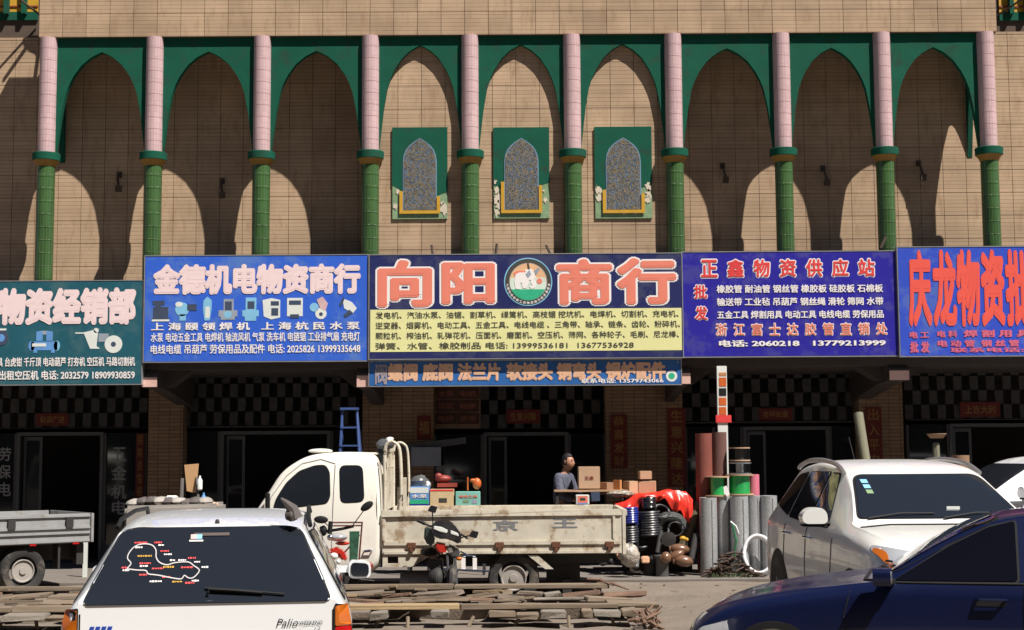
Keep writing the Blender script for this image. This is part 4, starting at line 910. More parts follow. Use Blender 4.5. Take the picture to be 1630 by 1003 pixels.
# ---- small white flatbed truck, side on, nose to the left
def truck():
    Y0 = 19.8; Y1 = 21.35; G = gz(-2, 20)
    pc = P(500, 900, Y0)
    t = thing('flatbed_truck', 'old white flatbed truck with rusty cream bed parked side on before the middle shop', 'truck', (pc.x, (Y0+Y1)/2, G))
    q = lambda x, y: (P(x, y, Y0).x, P(x, y, Y0).z)
    cab = crom([q(*p) for p in [(398, 900), (392, 870), (396, 838), (407, 812), (424, 786), (444, 755), (466, 737), (492, 725), (530, 720), (572, 720), (592, 724), (601, 738), (605, 770), (607, 820), (607, 870), (603, 898), (590, 913)]], 4)[:-1]+[q(590, 913), q(520, 915), q(440, 912)]
    zb = q(500, 812)[1]; cx = sum(p[0] for p in cab)/len(cab); cz = sum(p[1] for p in cab)/len(cab)
    rings = []
    W = Y1-Y0
    for a, k in ((0, .93), (.02, .965), (.06, .99), (.14, 1), (W-.14, 1), (W-.06, .99), (W-.02, .965), (W, .93)):
        ring = []
        for x, z in cab:
            xx, zz = cx+(x-cx)*k, cz+(z-cz)*k
            tum = max(0, zz-zb)*.10; y = Y0+a
            y += tum*(1-2*(a/W))
            ring.append((xx, y, zz))
        rings.append(ring)
    b = MB(); b.loft(rings); body = b.build('cab', 'truck_white', t, angle=50)
    off = ABS[t.name]
    bm = bmesh.new(); bm.from_mesh(body.data); tr = BVHTree.FromBMesh(bm); bm.free()
    l = lambda x, y: (q(x, y)[0]-off.x, q(x, y)[1]-off.z)
    fw = [l(*p) for p in [(435, 811), (440, 794), (456, 769), (476, 751), (500, 742), (516, 741), (523, 752), (524, 790), (519, 801)]]
    qw = [l(*p) for p in [(540, 742), (576, 742), (579, 798), (542, 800)]]
    window(tr, fw, 'y-', t, 'side_window', seal=.015, r=.05); window(tr, qw, 'y-', t, 'quarter_window', seal=.015, r=.09)
    for s in ('y-',):
        line_skin(tr, [l(*p) for p in [(533, 740), (530, 800), (529, 830), (527, 905)]], .006, s, 'seam', 'door_seam', t)
        line_skin(tr, [l(*p) for p in [(424, 812), (432, 790), (455, 758), (480, 738), (510, 731), (533, 738)]], .005, s, 'seam', 'door_seam', t)
        line_skin(tr, [l(*p) for p in [(424, 812), (420, 850), (424, 905)]], .006, s, 'seam', 'door_seam', t)
    hw = W/2
    # windscreen, seen from the nose (local -x)
    window(tr, [(-hw*.78, l(0, 815)[1]), (hw*.78, l(0, 815)[1]), (hw*.70, l(0, 745)[1]), (-hw*.70, l(0, 745)[1])], 'x-', t, 'windscreen', r=.06)
    p = P(580, 877, Y0); b = MB(); b.tube([p+Vector((0, .02, 0)), p+Vector((0, -.035, 0)), p+Vector((.10, -.035, .005)), p+Vector((.1, .02, .005))], .014, 6); b.build('door_handle', 'chrome', t)
    p = P(510, 718, Y0+.5); b = MB(); b.ell(p, (.17, .16, .035), 14); b.build('roof_vent', 'truck_white', t)
    p = P(583, 722, Y0+.4); b = MB(); b.cbox((p.x, (Y0+Y1)/2, p.z), (.35, .8, .03)); b.build('roof_ridge', 'truck_white', t, bevel=.01)
    # nose mirror on a stalk
    b = MB(); b.cbox(P(426, 800, Y0-.12), (.05, .14, .28)); mm = b.build('mirror', 'black_trim', t, bevel=.02); b = MB(); b.tube([P(432, 812, Y0+.05), P(427, 810, Y0-.12)], .012, 6); b.build('mirror_arm', 'black_trim', mm)
    # bed: side boards, floor, headboard, tailgate
    xa, xb = P(608, 840, Y0).x, P(990, 840, Y0).x; Z = lambda y: P(800, y, Y0).z
    def side(y, s):
        b = MB(); d = .05*s
        b.box(xa, xb, min(y, y+d), max(y, y+d), Z(882), Z(812)); o = b.build('side_board', 'bed_cream', t, bevel=.006)
        b = MB(); f = y-.02*s; lo, hi = min(f, y), max(f, y)
        b.box(xa, xb, lo, hi-.0005 if s > 0 else hi, Z(822), Z(811)); b.box(xa+.02, xb-.02, lo, hi, Z(868), Z(860)); b.box(xa+.02, xb-.02, lo, hi, Z(882), Z(876)); b.box(xb-.13, xb-.09, lo, hi, Z(860), Z(822)); b.box(xa+.0, xa+.05, lo, hi, Z(860), Z(822))
        b.build('pressed_rib', 'bed_cream', o, bevel=.008)
        for hx in (655, 700, 795, 885, 970):
            X = P(hx, 862, Y0).x; b = MB(); b.box(X-.06, X+.06, lo-.02, hi-.001, Z(872), Z(863)); b.cbox((X, lo-.01, Z(875)), (.05, .05, .05)); b.build('hinge', 'rust', o, bevel=.006)
        return o
    s1 = side(Y0, 1); side(Y1+.1, -1)
    def glyph(s, x0, y0, x1, y1):
        a, c, z0, z1 = RC(x0, y0, x1, y1, Y0); text_on(s, a, c, z0, z1, Y0-.003, mat('faded_print', (.20, .20, .20), .7, var=.3, scale=30), s1, .05, name='lettering')
    glyph('京', 784, 828, 825, 846); glyph('王', 878, 825, 919, 841)
    b = MB(); b.box(xa, xb, Y0+.05, Y1+.05, Z(880), Z(874)); b.build('bed_floor', 'dusty', t)
    b = MB(); b.box(xb+.002, xb+.05, Y0-.01, Y1+.11, Z(884), Z(812)); b.box(xb+.05, xb+.07, Y0-.01, Y1+.11, Z(822), Z(812)); b.build('tailgate', 'bed_cream', t, bevel=.006)
    # skirt ahead of the wheel with a cut-out
    sk = [q(*p) for p in [(609, 883), (700, 883), (690, 884), (672, 890), (656, 903), (609, 903)]]
    b = MB(); x0, x1, z0, z1 = RC(617, 886, 634, 897, Y0)
    X0, X1, ZT, ZBm = q(609, 883)[0], q(654, 883)[0], q(609, 883)[1], q(609, 903)[1]
    b.box(X0, x0, Y0, Y0+.03, ZBm, ZT-.001); b.box(x1, X1, Y0, Y0+.03, ZBm, ZT-.001); b.box(x0, x1, Y0+.0, Y0+.03, ZBm, z0); b.box(x0, x1, Y0, Y0+.03, z1, ZT-.001)
    b.prism([(X1, ZT-.001), (q(690, 883)[0], ZT-.001), (X1, ZBm)], Y0, Y0+.03); b.build('skirt', 'bed_cream', t, smooth=False)
    # headboard frames
    for y, nm in ((Y0+.02, 0), (Y0+.16, 1), (Y1+.0, 2)):
        zt = P(620, 703, Y0).z
        b = MB(); X = P(612, 800, Y0).x
        b.tube(crom([(X, y, Z(880)), (X, y, Z(760)), (X+.0, y, zt-.12), (X+.05, y, zt-.01), (X+.14, y, zt-.02), (X+.2, y, zt-.14), (X+.22, y, Z(775)), (X+.20, y, Z(812))], 4), .017, 8); b.build('rack_hoop', 'bed_cream', t)
    b = MB(); X = P(610, 800, Y0).x; zt = P(620, 705, Y0).z
    b.box(X-.02, X+.015, Y0+.3, Y1+.1, Z(812), zt-.35); b.box(X-.02, X+.015, Y0+.3, Y1+.1, zt-.12, zt-.06)
    for k in range(5): b.box(X-.02, X+.015, Y0+.32+k*.29, Y0+.37+k*.29, zt-.34, zt-.12)
    b.build('headboard', 'bed_cream', t, smooth=False)
    # chassis, wheels, flaps, tank
    b = MB(); b.box(xa-1.6, xb-.15, Y0+.35, Y0+.45, Z(900), Z(884)); b.box(xa-1.6, xb-.15, Y1-.35, Y1-.25, Z(900), Z(884)); b.box(P(815, 0, Y0).x-.04, P(815, 0, Y0).x+.04, Y0+.2, Y1-.1, G+.28, G+.40); b.build('chassis', 'dark_metal', t, smooth=False)
    b = MB(); b.box(P(905, 0, Y0).x-.35, P(905, 0, Y0).x+.1, Y0+.5, Y0+1.0, G+.12, Z(886)); b.build('spare_box', 'dark_metal', t, smooth=False)
    b = MB(); b.cbox((P(895, 0, Y0).x, Y0+.3, G+.16), (.12, .2, .3)); b.build('mud_flap', 'dark_metal', t)
    b = MB(); b.lathe([(.001, -.25), (.15, -.25), (.15, .25), (.001, .25)], (P(665, 0, Y0).x, Y0+.3, G+.28), 16, 'x'); b.build('fuel_tank', 'grey_bed', t)
    for x0, x1 in ((728, 726), (846, 872)):
        b = MB(); b.prism([q(x0-6, 884), q(x0+10, 884), q(x1+9, 906), q(x1-4, 906)], Y0+.0, Y0+.02); b.build('mudguard_stay', 'bed_cream', t, smooth=False)
    ox, oy, oz = off
    for X, yy, s in ((P(812, 0, Y0).x, Y0+.13, -1), (P(812, 0, Y0).x, Y1-.13, 1), (P(462, 0, Y0).x, Y0+.16, -1), (P(462, 0, Y0).x, Y1-.2, 1)):
        wheel(t, (X-ox, yy-oy, .345), .345, .18, 'y', s, rim=.5, mt='dusty', spokes=0)
    return t
truck()
# ------------------------------------------------------------------ unseen building across the street, added and made tall to cut sky fill
o_ = thing('sky_blocker_building', 'plain grey building added unseen across the street to cut the sky fill', 'building', (0, -12, 0))
b = MB(); b.box(-60, 60, -24, -12, 0, 25); b.build('wall', mat('far_wall', (.12, .10, .09), .9), o_, smooth=False)
b = MB()
for i in range(-14, 15):
    for k in range(6): b.box(i*3-.8, i*3+.8, -12.001, -11.97, 1.4+k*3.5, 3.2+k*3.5)
b.build('window', 'dark_glass', o_, smooth=False, kind='stuff')

# ------------------------------------------------------------------ timber and clay slabs piled on a low platform
mat('old_timber', (0.194, 0.148, 0.104), .9, var=.25, scale=5, bump=.4, bscale=20, stretch=(.25, 1, 1), dirt=(.18, .13, .09), dscale=6)
mat('fresh_timber', (0.331, 0.236, 0.128), .85, var=.15, scale=5, bump=.3, stretch=(.2, 1, 1)); mat('clay', (0.166, 0.129, 0.100), .95, var=.25, scale=4, bump=.5, bscale=30)
mat('clay_pale', (0.202, 0.175, 0.144), .95, var=.2, scale=4, bump=.5, bscale=30); mat('clay_red', (0.173, 0.106, 0.072), .95, var=.2, scale=4, bump=.5, bscale=30)
def jbox(b, x0, x1, y0, y1, z0, z1, j): b.box(x0, x1, y0, y1, z0, z1, jit=j)
def platform(xa, xb, label, seed):
    rg = random.Random(seed); random.seed(seed)
    t = thing('timber_platform', label, 'timber pile', ((xa+xb)/2, 18.1, -.15))
    G = -.15
    # core that carries the slabs
    b = MB(); b.box(xa+.1, xb-.12, 18.15, 19.0, G-.02, .0, jit=.02); b.build('earth_core', 'clay', t, smooth=False)
    # front row of slabs resting on props over a dark gap
    x = xa
    while x < xb-.05:
        w_ = rg.uniform(.14, .6); w_ = min(w_, xb-x)
        if rg.random() < .9:
            b = MB(); z0 = -.045+rg.uniform(-.012, .015); b.box(x+.008, x+w_-.008, 17.18+rg.uniform(-.05, .06), 17.62, z0, z0+rg.uniform(.055, .09), jit=.016)
            b.build('slab', rg.choice(['clay', 'clay_pale', 'old_timber', 'old_timber']), t, bevel=.008)
        x += w_
    x = xa+.1
    while x < xb-.1:
        b = MB(); b.tube([(x, 17.3, G-.03), (x+rg.uniform(-.05, .09), 17.36, -.035)], .022, 7); b.build('prop', 'old_timber', t); x += rg.uniform(.35, .9)
    # long beams along the top
    for (y, z, h, d, off) in ((17.52, .04, .055, .2, 0), (18.92, .15, .05, .14, .0)):
        x = xa+rg.uniform(-.05, .1)
        while x < xb-.3:
            L = min(rg.uniform(1.6, 3.2), xb-x+.0); b = MB(); b.box(x, x+L-.02, y-d/2, y+d/2, z, z+h, jit=.012); b.build('beam', 'old_timber' if rg.random() < .9 else 'fresh_timber', t, bevel=.006); x += L
    # rows of slabs between the beams, stepping up to the back
    for r, (y, z) in enumerate(((17.9, .035), (18.25, .06), (18.6, .09))):
        x = xa+.1+rg.uniform(0, .2)
        while x < xb-.25:
            w_ = rg.uniform(.2, .7)
            if rg.random() < .93:
                b = MB(); rz = Matrix.Rotation(rg.uniform(-.25, .25), 3, 'Z') @ Matrix.Rotation(rg.uniform(-.12, .12), 3, 'Y') @ Matrix.Rotation(rg.uniform(-.2, .1), 3, 'X')
                b.cbox((x+w_/2, y+rg.uniform(-.05, .05), z+rg.uniform(-.01, .02)), (w_-.02, .32, rg.uniform(.035, .065)), rz)
                b.v = [(v[0]+rg.uniform(-.015, .015), v[1]+rg.uniform(-.02, .02), v[2]+rg.uniform(-.006, .006)) for v in b.v]
                b.build('slab', rg.choice(['clay', 'clay_pale', 'clay_red', 'old_timber', 'old_timber']), t, bevel=.007)
            x += w_*rg.uniform(.95, 1.1)
    # loose laths and chips lying across
    for k in range(int((xb-xa)*4)):
        x = rg.uniform(xa+.2, xb-.3); y = rg.uniform(17.7, 18.9); L = rg.uniform(.15, .8); a = rg.uniform(-.5, .5); z = .10+(y-17.7)*.06
        b = MB(); b.cbox((x, y, z), (L, .035, .022), Matrix.Rotation(a, 3, 'Z') @ Matrix.Rotation(rg.uniform(-.1, .1), 3, 'Y')); b.build('lath', 'fresh_timber' if k % 5 == 0 else 'old_timber', t, smooth=False)
    return t
platform(-3.3, 1.45, 'low platform of mud caked timber and clay slabs right of the estate car', 5)
platform(-7.6, -3.9, 'muddy timber and slab platform at the left edge behind the estate car', 9)
# broken branches and roots at its right end
b = MB(); rg = random.Random(3)
for k in range(26):
    c = Vector((1.52+rg.uniform(-.14, .14), 17.15+rg.uniform(-.35, .35), -.13+rg.uniform(0, .16))); d = Vector((rg.uniform(-.1, .1), rg.uniform(-.1, .1), rg.uniform(-.03, .08)))
    b.tube([c-d, c, c+d*1.2], [.02, .028, .008], 5)
solo(b, 'root_clump', 'clay_red', 'clump of dry broken roots at the right end of the timber platform', 'roots')
for k, (x, y, r_) in enumerate([(955, 928, 20), (975, 934, 24), (940, 940, 18)]):
    p = P(x, y, 18.9+.1*k); b = MB(); b.tube([p+Vector((-r_/120, 0, .05)), p+Vector((0, .05, .04)), p+Vector((r_/120, -.1, -.03))], [.012, .02, .008], 5)
    solo(b, 'branch', 'clay_red', ['bent dry branch sticking out of the platform, farthest left of three', 'longest bare branch lying right of the platform back edge', 'short dry branch lying lowest by the platform'][k], 'branch')
p = P(205, 897, 18.6); b = MB(); p = P(140, 902, 20.6); b.cbox((p.x, p.y, gz(p.x, p.y)+.04), (.30, .12, .06), Matrix.Rotation(.1, 3, 'Z'))
solo(b, 'plank_offcut', mat('orange_wood', (.50, .17, .05), .7), 'orange wooden offcut lying on the pavement left of the estate car', 'wood offcut', bevel=.01)
p = P(185, 800, 23.5)
b = MB(); b.box(P(152, 0, 22.5).x, P(158, 0, 22.5).x, 22.45, 22.5, .03, P(150, 845, 22.5).z)
solo(b, 'board', 'pic_white', 'narrow pale board standing on end left of the estate car roof', 'board')

# ------------------------------------------------------------------ grey flatbed at the left edge (only its tail end in view)
def grey_truck():
    p1 = P(142, 840, 20.6); t = thing('flatbed_truck', 'grey flatbed truck tail sticking in from the left edge of the photo', 'truck', (p1.x, 20.6, 0), rz=rad(0))
    ang = math.atan2(20.6-16.8, p1.x-P(0, 850, 17.4).x)
    t.rotation_euler = (0, 0, 0)
    t.rotation_euler.z = rad(38)
    L = 3.4; W = 1.55; zt, zb = 1.06, .66
    # local x runs forward along -x to the front of the truck, near side at y = 0
    for s, y in (('near', 0), ('far', W)):
        b = MB(); b.box(-L, 0, y-.02, y+.02, zb, zt); o = b.build('side_board', 'grey_bed', t, local=True, bevel=.005)
        sg = -1 if y == 0 else 1
        b = MB()
        for z in (zt-.03, zt-.19, zb+.14, zb+.03): b.box(-L, 0, min(y+sg*.021, y+sg*.045), max(y+sg*.021, y+sg*.045), z-.02, z+.02)
        b.build('pressed_rib', 'grey_bed', o, local=True, bevel=.006)
        for k in range(4): b = MB(); b.cbox((-.3-k*.8, y+sg*.05, zt-.12), (.10, .03, .13)); b.build('latch', 'dark_metal', o, local=True)
        for k in range(5): b = MB(); b.cbox((-.2-k*.6, y+sg*.03, zb-.005), (.09, .02, .022)); b.build('reflector', 'red_lamp', o, local=True)
    b = MB(); b.box(.022, .06, -.02, W+.02, zb, zt); b.build('tailgate', 'grey_bed', t, local=True, bevel=.005)
    b = MB(); b.box(-L, 0, .025, W-.025, zb, zb+.04); b.build('bed_floor', 'dusty', t, local=True)
    b = MB(); b.box(-L-1, -.1, .3, .4, .42, zb-.002); b.box(-L-1, -.1, W-.4, W-.3, .42, zb-.002); b.box(-.1, -.02, .15, W-.15, .4, zb-.002); b.cbox((-.1, .12, .5), (.1, .12, .28)); b.build('chassis', 'dark_metal', t, local=True)
    b = MB(); b.cbox((-.42, .1, .48), (.03, .2, .34)); b.cbox((-1.35, .1, .5), (.03, .2, .3)); b.build('mud_flap', 'dark_metal', t, local=True)
    for x in (-.9,): 
        for y, sd in ((.10, -1), (W-.1, 1)): wheel(t, (x, y, .31), .31, .17, 'y', sd, rim=.5, mt='dusty', spokes=0)
    b = MB(); pr = [(-L-.1, .5), (-L-1.5, .5), (-L-1.6, 1.1), (-L-1.3, 1.85), (-L-.3, 1.95), (-L-.1, 1.8)]; b.prism(rpoly(pr, .15), .0, W); b.build('cab', 'truck_white', t, local=True, bevel=.03)
    for y in (-.012, W+.002):
        b = MB(); b.prism(rpoly([(-L-1.45, 1.15), (-L-.65, 1.15), (-L-.65, 1.78), (-L-1.22, 1.74)], .08), y, y+.01); b.build('side_window', 'glass', t, local=True, smooth=False)
    b = MB(); b.prism(rpoly([(.2, 1.2), (W-.2, 1.2), (W-.2, 1.7), (.2, 1.7)], .08), -L-.098, -L-.088, 'x'); b.build('rear_window', 'glass', t, local=True, smooth=False)
    for y, sd in ((.12, -1), (W-.12, 1)): wheel(t, (-L-.9, y, .31), .31, .17, 'y', sd, rim=.5, mt='dusty', spokes=0)
    return t
grey_truck()

# ------------------------------------------------------------------ two motorcycles in front of the truck
def moto_black():
    c = P(705, 900, 19.52); G = -.15; t = thing('motorcycle', 'black and red motorcycle with glossy fairing in front of the flatbed truck', 'motorcycle', (c.x, 19.45, G), rz=rad(0))
    X = lambda px: P(px, 850, 19.4).x-c.x; Zz = lambda py: P(705, py, 19.4).z-G
    H = lambda px, py, y=0: (X(px), y, Zz(py))
    gl = mat('gloss_black', (.012, .012, .014), .12, coat=.8, var=0); rd = mat('gloss_red', (.45, .02, .01), .2, coat=.6, var=.02)
    def pr(pts, y0, y1, nm, m_, bv=.03):
        b = MB(); b.prism([(X(px), Zz(py)) for px, py in pts], y0, y1); return b.build(nm, m_, t, local=True, bevel=bv, angle=50)
    pr([(690, 831), (702, 828), (714, 830), (725, 836), (733, 847), (736, 859), (732, 866), (722, 861), (711, 857), (698, 857), (689, 850), (686, 840)], -.2, .14, 'fairing', gl, .05)
    pr([(692, 836), (704, 838), (714, 843), (712, 848), (700, 845), (691, 841)], -.212, -.17, 'headlight', 'pic_white', .006); pr([(718, 843), (730, 848), (731, 853), (718, 849)], -.212, -.17, 'headlight', 'pic_white', .006)  # white lens panels stand in for bright sun highlights on the fairing
    pr([(676, 838), (688, 842), (692, 858), (690, 868), (681, 868), (675, 856)], -.1, .12, 'side_panel', mat('dark_teal', (.03, .05, .05), .3), .02)
    pr([(692, 861), (712, 865), (712, 874), (708, 882), (700, 881), (693, 873)], -.16, .08, 'front_cowl', rd, .025)
    pr([(712, 865), (727, 870), (734, 882), (730, 889), (720, 887), (712, 879)], -.14, .05, 'lower_cowl', mat('smoke_grey', (.06, .06, .065), .25, coat=.6), .025)
    pr([(683, 868), (693, 874), (698, 890), (688, 898), (679, 890)], .0, .16, 'rear_cowl', mat('maroon_paint', (.10, .02, .02), .3, coat=.5), .03)
    pr([(713, 872), (719, 871), (722, 878), (716, 880)], -.150, -.1, 'leg_shield', 'chrome', .004)
    b = MB(); b.ell(H(731, 889, -.12), (.04, .03, .025), 10); b.build('indicator', 'amber_lamp', t, local=True)
    for nm, a, m_ in (('mirror', H(688, 811, -.02), (689, 838)), ('mirror', H(754, 851, -.12), (735, 856))):
        b = MB(); b.tube([H(*m_, -.02), a], .009, 6); b.prism(rpoly([(a[0]-.065, a[2]-.02), (a[0]-.02, a[2]+.055), (a[0]+.07, a[2]+.035), (a[0]+.04, a[2]-.05)], .02), a[1]-.02, a[1]+.01); b.build(nm, 'black_trim', t, local=True)
    b = MB(); b.tube([H(668, 830, -.02), H(684, 838, .02), H(705, 836, .06), H(735, 852, .03), H(744, 858, .0)], .014, 7); b.tube([H(664, 828, -.03), H(676, 834, -.0)], .022, 7); b.build('handlebar', 'black_trim', t, local=True)
    b = MB(); b.tube([H(712, 880, -.1), (X(715), -.24, .28)], .018, 8); b.tube([H(724, 882, -.1), (X(728), -.24, .28)], .018, 8); b.build('fork', 'smoke_grey', t, local=True)
    b = MB(); b.tube([(X(722)+.0, -.22+.24*math.cos(k*math.pi/10), .29+.24*math.sin(k*math.pi/10)) for k in range(20)], .05, 8, closed=True); ty = b.build('tyre', 'rubber', t, local=True)
    b = MB(); b.lathe([(.04, -.03), (.19, -.012), (.19, .012), (.04, .03)], (X(722), -.22, .29), 20, 'x'); b.build('rim', 'alloy', ty, local=True)
    b = MB(); b.tube([(X(690), .75+.24*math.cos(k*math.pi/10)-.4, .29+.24*math.sin(k*math.pi/10)) for k in range(20)], .05, 8, closed=True); ty = b.build('tyre', 'rubber', t, local=True)
    b = MB(); b.lathe([(.04, -.03), (.19, -.012), (.19, .012), (.04, .03)], (X(690), .35, .29), 20, 'x'); b.build('rim', 'alloy', ty, local=True)
    b = MB(); b.ell((X(696), .02, .38), (.13, .18, .16), 12); b.cbox((X(692), .1, .55), (.2, .3, .15)); b.build('engine', 'dark_metal', t, local=True, bevel=.01)
    b = MB(); b.ell((X(684), .22, .72), (.14, .3, .07), 12); b.build('seat', 'black_trim', t, local=True)
    for px in (738, 756):
        b = MB(); b.box(X(px)-.028, X(px)+.025, -.12, -.10, Zz(906), Zz(888)); b.build('reflector_plate', 'white_print', t, local=True)
    b = MB(); b.tube([H(738, 885, -.1), H(757, 885, -.1)], .012, 6); b.tube([H(747, 885, -.1), H(733, 878, -.05)], .012, 6); b.tube([H(706, 905, -.1), H(780, 909, -.14)], .012, 6); b.build('crash_bar', 'chrome', t, local=True)
    return t
moto_black()
def trike():
    c = P(548, 900, 19.45); G = -.15; t = thing('motor_tricycle', 'red framed motor tricycle with mirrors and chrome headlight beside the truck cab', 'tricycle', (c.x, 19.45, G))
    X = lambda px: P(px, 850, 19.4).x-c.x; Zz = lambda py: P(548, py, 19.4).z-G
    H = lambda px, py, y=0: (X(px), y, Zz(py)); rd = MATS['gloss_red']
    b = MB(); w_ = .012
    for a, e in (((528, 832), (577, 832)), ((576, 832), (570, 908)), ((528, 837), (574, 837)), ((548, 880), (572, 852))): b.tube([H(*a, -.02), H(*e, -.02)], w_, 6)
    b.build('frame', mat('dark_red_metal', (.10, .02, .015), .5), t, local=True)
    b = MB(); b.prism([H(556, 846)[::2], H(572, 846)[::2], H(568, 902)[::2], H(556, 902)[::2]], -.035, -.012); b.build('leg_shield', mat('bottle_green', (.03, .10, .06), .4, var=.5, scale=20), t, local=True)
    b = MB(); b.ell(H(538, 855, -.08), (.13, .10, .055), 14); b.build('headlight_cowl', 'clear_lamp', t, local=True)
    b = MB(); b.ell(H(527, 855, -.15), (.045, .04, .04), 10); b.build('headlight', 'chrome', t, local=True)
    b = MB(); b.ell(H(545, 865, -.02), (.10, .08, .03), 12); b.build('cowl_base', rd, t, local=True)
    b = MB(); b.prism([(X(px), Zz(py)) for px, py in ((524, 876), (532, 869), (543, 871), (551, 880), (555, 893), (548, 893), (541, 884), (531, 884))], -.2, .02); b.build('mudguard', rd, t, local=True, bevel=.04, angle=50)
    b = MB(); b.ell(H(534, 884, -.21), (.055, .03, .045), 12); b.ell(H(545, 903, -.2), (.04, .03, .04), 10); b.ell(H(541, 893, -.2), (.03, .03, .03), 8); b.build('lamp_cluster', 'pic_white', t, local=True)
    for (m0, m1, r) in (((560, 838), (584, 806), .6), ((528, 842), (511, 827), -.05)):
        b = MB(); b.tube([H(*m0, -.03), H(*m1, -.05)], .007, 6); b.ell(H(*m1, -.06), (.095, .02, .05), 12, Matrix.Rotation(-r, 3, 'Y')); b.build('mirror', 'black_trim', t, local=True)
    b = MB(); b.tube([H(508, 840, .05), H(520, 846, .02), H(545, 842, .0), H(562, 838, .02)], .02, 7); b.ell(H(514, 845, 0), (.05, .05, .07), 10); b.tube([H(524, 850, -.02), H(526, 830, -.02)], .03, 8); b.build('handlebar', 'black_trim', t, local=True)
    b = MB(); b.tube([H(580, 878, -.03), H(590, 877, -.03)], .02, 7); b.build('peg', 'chrome', t, local=True)
    b = MB(); b.cbox(H(580, 902, .0), (.2, .3, .10)); b.build('footboard', rd, t, local=True, bevel=.02)
    b = MB(); b.tube([(X(545), -.22+.22*math.cos(k*math.pi/10), .27+.22*math.sin(k*math.pi/10)) for k in range(20)], .045, 8, closed=True); b.build('tyre', 'rubber', t, local=True)
    b = MB(); b.box(X(520), X(568), .02, .25, .2, .5); b.build('engine', 'dark_metal', t, local=True, bevel=.02)
    return t
trike()

# ------------------------------------------------------------------ dusty tricycle load behind the estate car
c = P(275, 830, 22.0)
t = thing('cargo_cart', 'dusty covered cart half hidden behind the estate car roof', 'cart', (c.x, 22.0, .03))
b = MB(); p0, p1 = P(205, 797, 22.0), P(345, 797, 22.0)
random.seed(4); b.box(p0.x, p1.x, 21.8, 22.7, .45, p0.z-.06, jit=.02); b.build('box', 'dusty', t, bevel=.04)
for k in range(9):
    p = P(215+k*14, 800+random.uniform(-3, 2), 22.1); b = MB(); b.ell(p, (.12, .25, .07), 10, noise=.12); b.build('sack', random.choice(['dusty', 'grey_bed', 'grey_wood']), t)
b = MB(); b.lathe([(.1, -.04), (.28, -.04), (.28, .04), (.1, .04)], (P(225, 0, 22).x, 21.75, .3), 18, 'y'); b.lathe([(.1, -.04), (.28, -.04), (.28, .04), (.1, .04)], (P(330, 0, 22).x, 21.75, .3), 18, 'y'); b.build('wheel', 'rubber', t)
b = MB(); b.tube([P(290, 762, 22.2), P(288, 815, 22.0)], .03, 7); b.tube([P(313, 760, 22.3), P(316, 800, 22.1)], .02, 7); b.build('post', 'grey_wood', t)
b = MB(); q = [P(x, y, 22.3) for x, y in ((293, 740), (316, 738), (314, 760), (310, 785), (297, 782))]; b.prism([(v.x, v.z) for v in q], 22.3, 22.33)
solo(b, 'cardboard_sheet', mat('cardboard', (.52, .31, .15), .85, var=.06), 'bent orange brown cardboard sheet propped upright on the dusty cart', 'cardboard', bevel=.004)
for k, (x, y, w_, m_, l_) in enumerate([(318, 770, 8, 'pic_white', 'white bottle standing by the cardboard sheet on the cart'), (324, 797, 6, 'pic_blue', 'small blue bottle on the dusty cart'), (335, 803, 8, 'peach_print', 'pale peach bottle lying at the right end of the cart'), (275, 793, 12, 'pic_white', 'white paper roll on the dusty cart left of the cardboard')]):
    p = P(x, y, 22.15); b = MB(); b.lathe([(.02, -.1), (.04, -.08), (.04, .05), (.015, .09), (.015, .12)], p, 12, 'z' if k < 2 else 'x'); solo(b, 'bottle' if k < 3 else 'paper_roll', m_, l_, 'bottle' if k < 3 else 'roll')

# ------------------------------------------------------------------ shop goods
mat('film', (.36, .32, .27), .2, coat=.6, var=.4, scale=16, bump=1, bscale=18); mat('tan_card', (.50, .32, .20), .85, var=.05); mat('tan_dark', (.30, .17, .10), .85); mat('plank', (.40, .25, .15), .8, var=.15, stretch=(.2, 1, 1))
def box_px(x0, y0, x1, y1, Y, d, mt, name, label, cat='box', group=None, rz=0, print_=None):
    a, c, z0, z1 = RC(x0, y0, x1, y1, Y); t = thing(name, label, cat, ((a+c)/2, Y+d/2, z0), rz=rad(rz), group=group)
    w_ = c-a; b = MB(); b.box(-w_/2, w_/2, -d/2, d/2, 0, z1-z0); b.build('carton', mt, t, local=True, bevel=.005)
    return t, w_, z1-z0, -d/2
def label_rect(t, u0, v0, u1, v1, W, H, y, mt, name='printed_panel', lay=0):
    b = MB(); b.box(-W/2+u0*W, -W/2+u1*W, y-.003-.001*lay, y-.001-.001*lay, v0*H, v1*H); return b.build(name, mt, t, local=True, smooth=False)
def label_text(t, s, u0, v0, u1, v1, W, H, y, mt, off=.04):
    vs, fs = text_mesh(s, off); x0 = min(v.x for v in vs); x1 = max(v.x for v in vs); y0 = min(v.y for v in vs); y1 = max(v.y for v in vs)
    me = bpy.data.meshes.new('lettering'); me.from_pydata([(-W/2+(u0+(v.x-x0)/(x1-x0)*(u1-u0))*W, y-.008+v.z, (v0+(v.y-y0)/(y1-y0)*(v1-v0))*H) for v in vs], [], fs); me.materials.append(MATS[mt])
    o = bpy.data.objects.new('lettering', me); COL.objects.link(o); o.parent = t
def table(x0, x1, y, Y0, Y1, label, name='display_table'):
    a, c = P(x0, y, Y0).x, P(x1, y, Y0).x; z = P((x0+x1)/2, y, Y0).z
    t = thing(name, label, 'table', ((a+c)/2, (Y0+Y1)/2, .03))
    b = MB(); b.box(a, c, Y0, Y1, z-.03, z); b.build('top', 'plank', t, bevel=.004)
    for xx in (a+.05, c-.05):
        for yy in (Y0+.05, Y1-.05): b = MB(); b.box(xx-.02, xx+.02, yy-.02, yy+.02, .03, z-.031); b.build('leg', 'dark_metal', t)
    return z
YT = 22.35
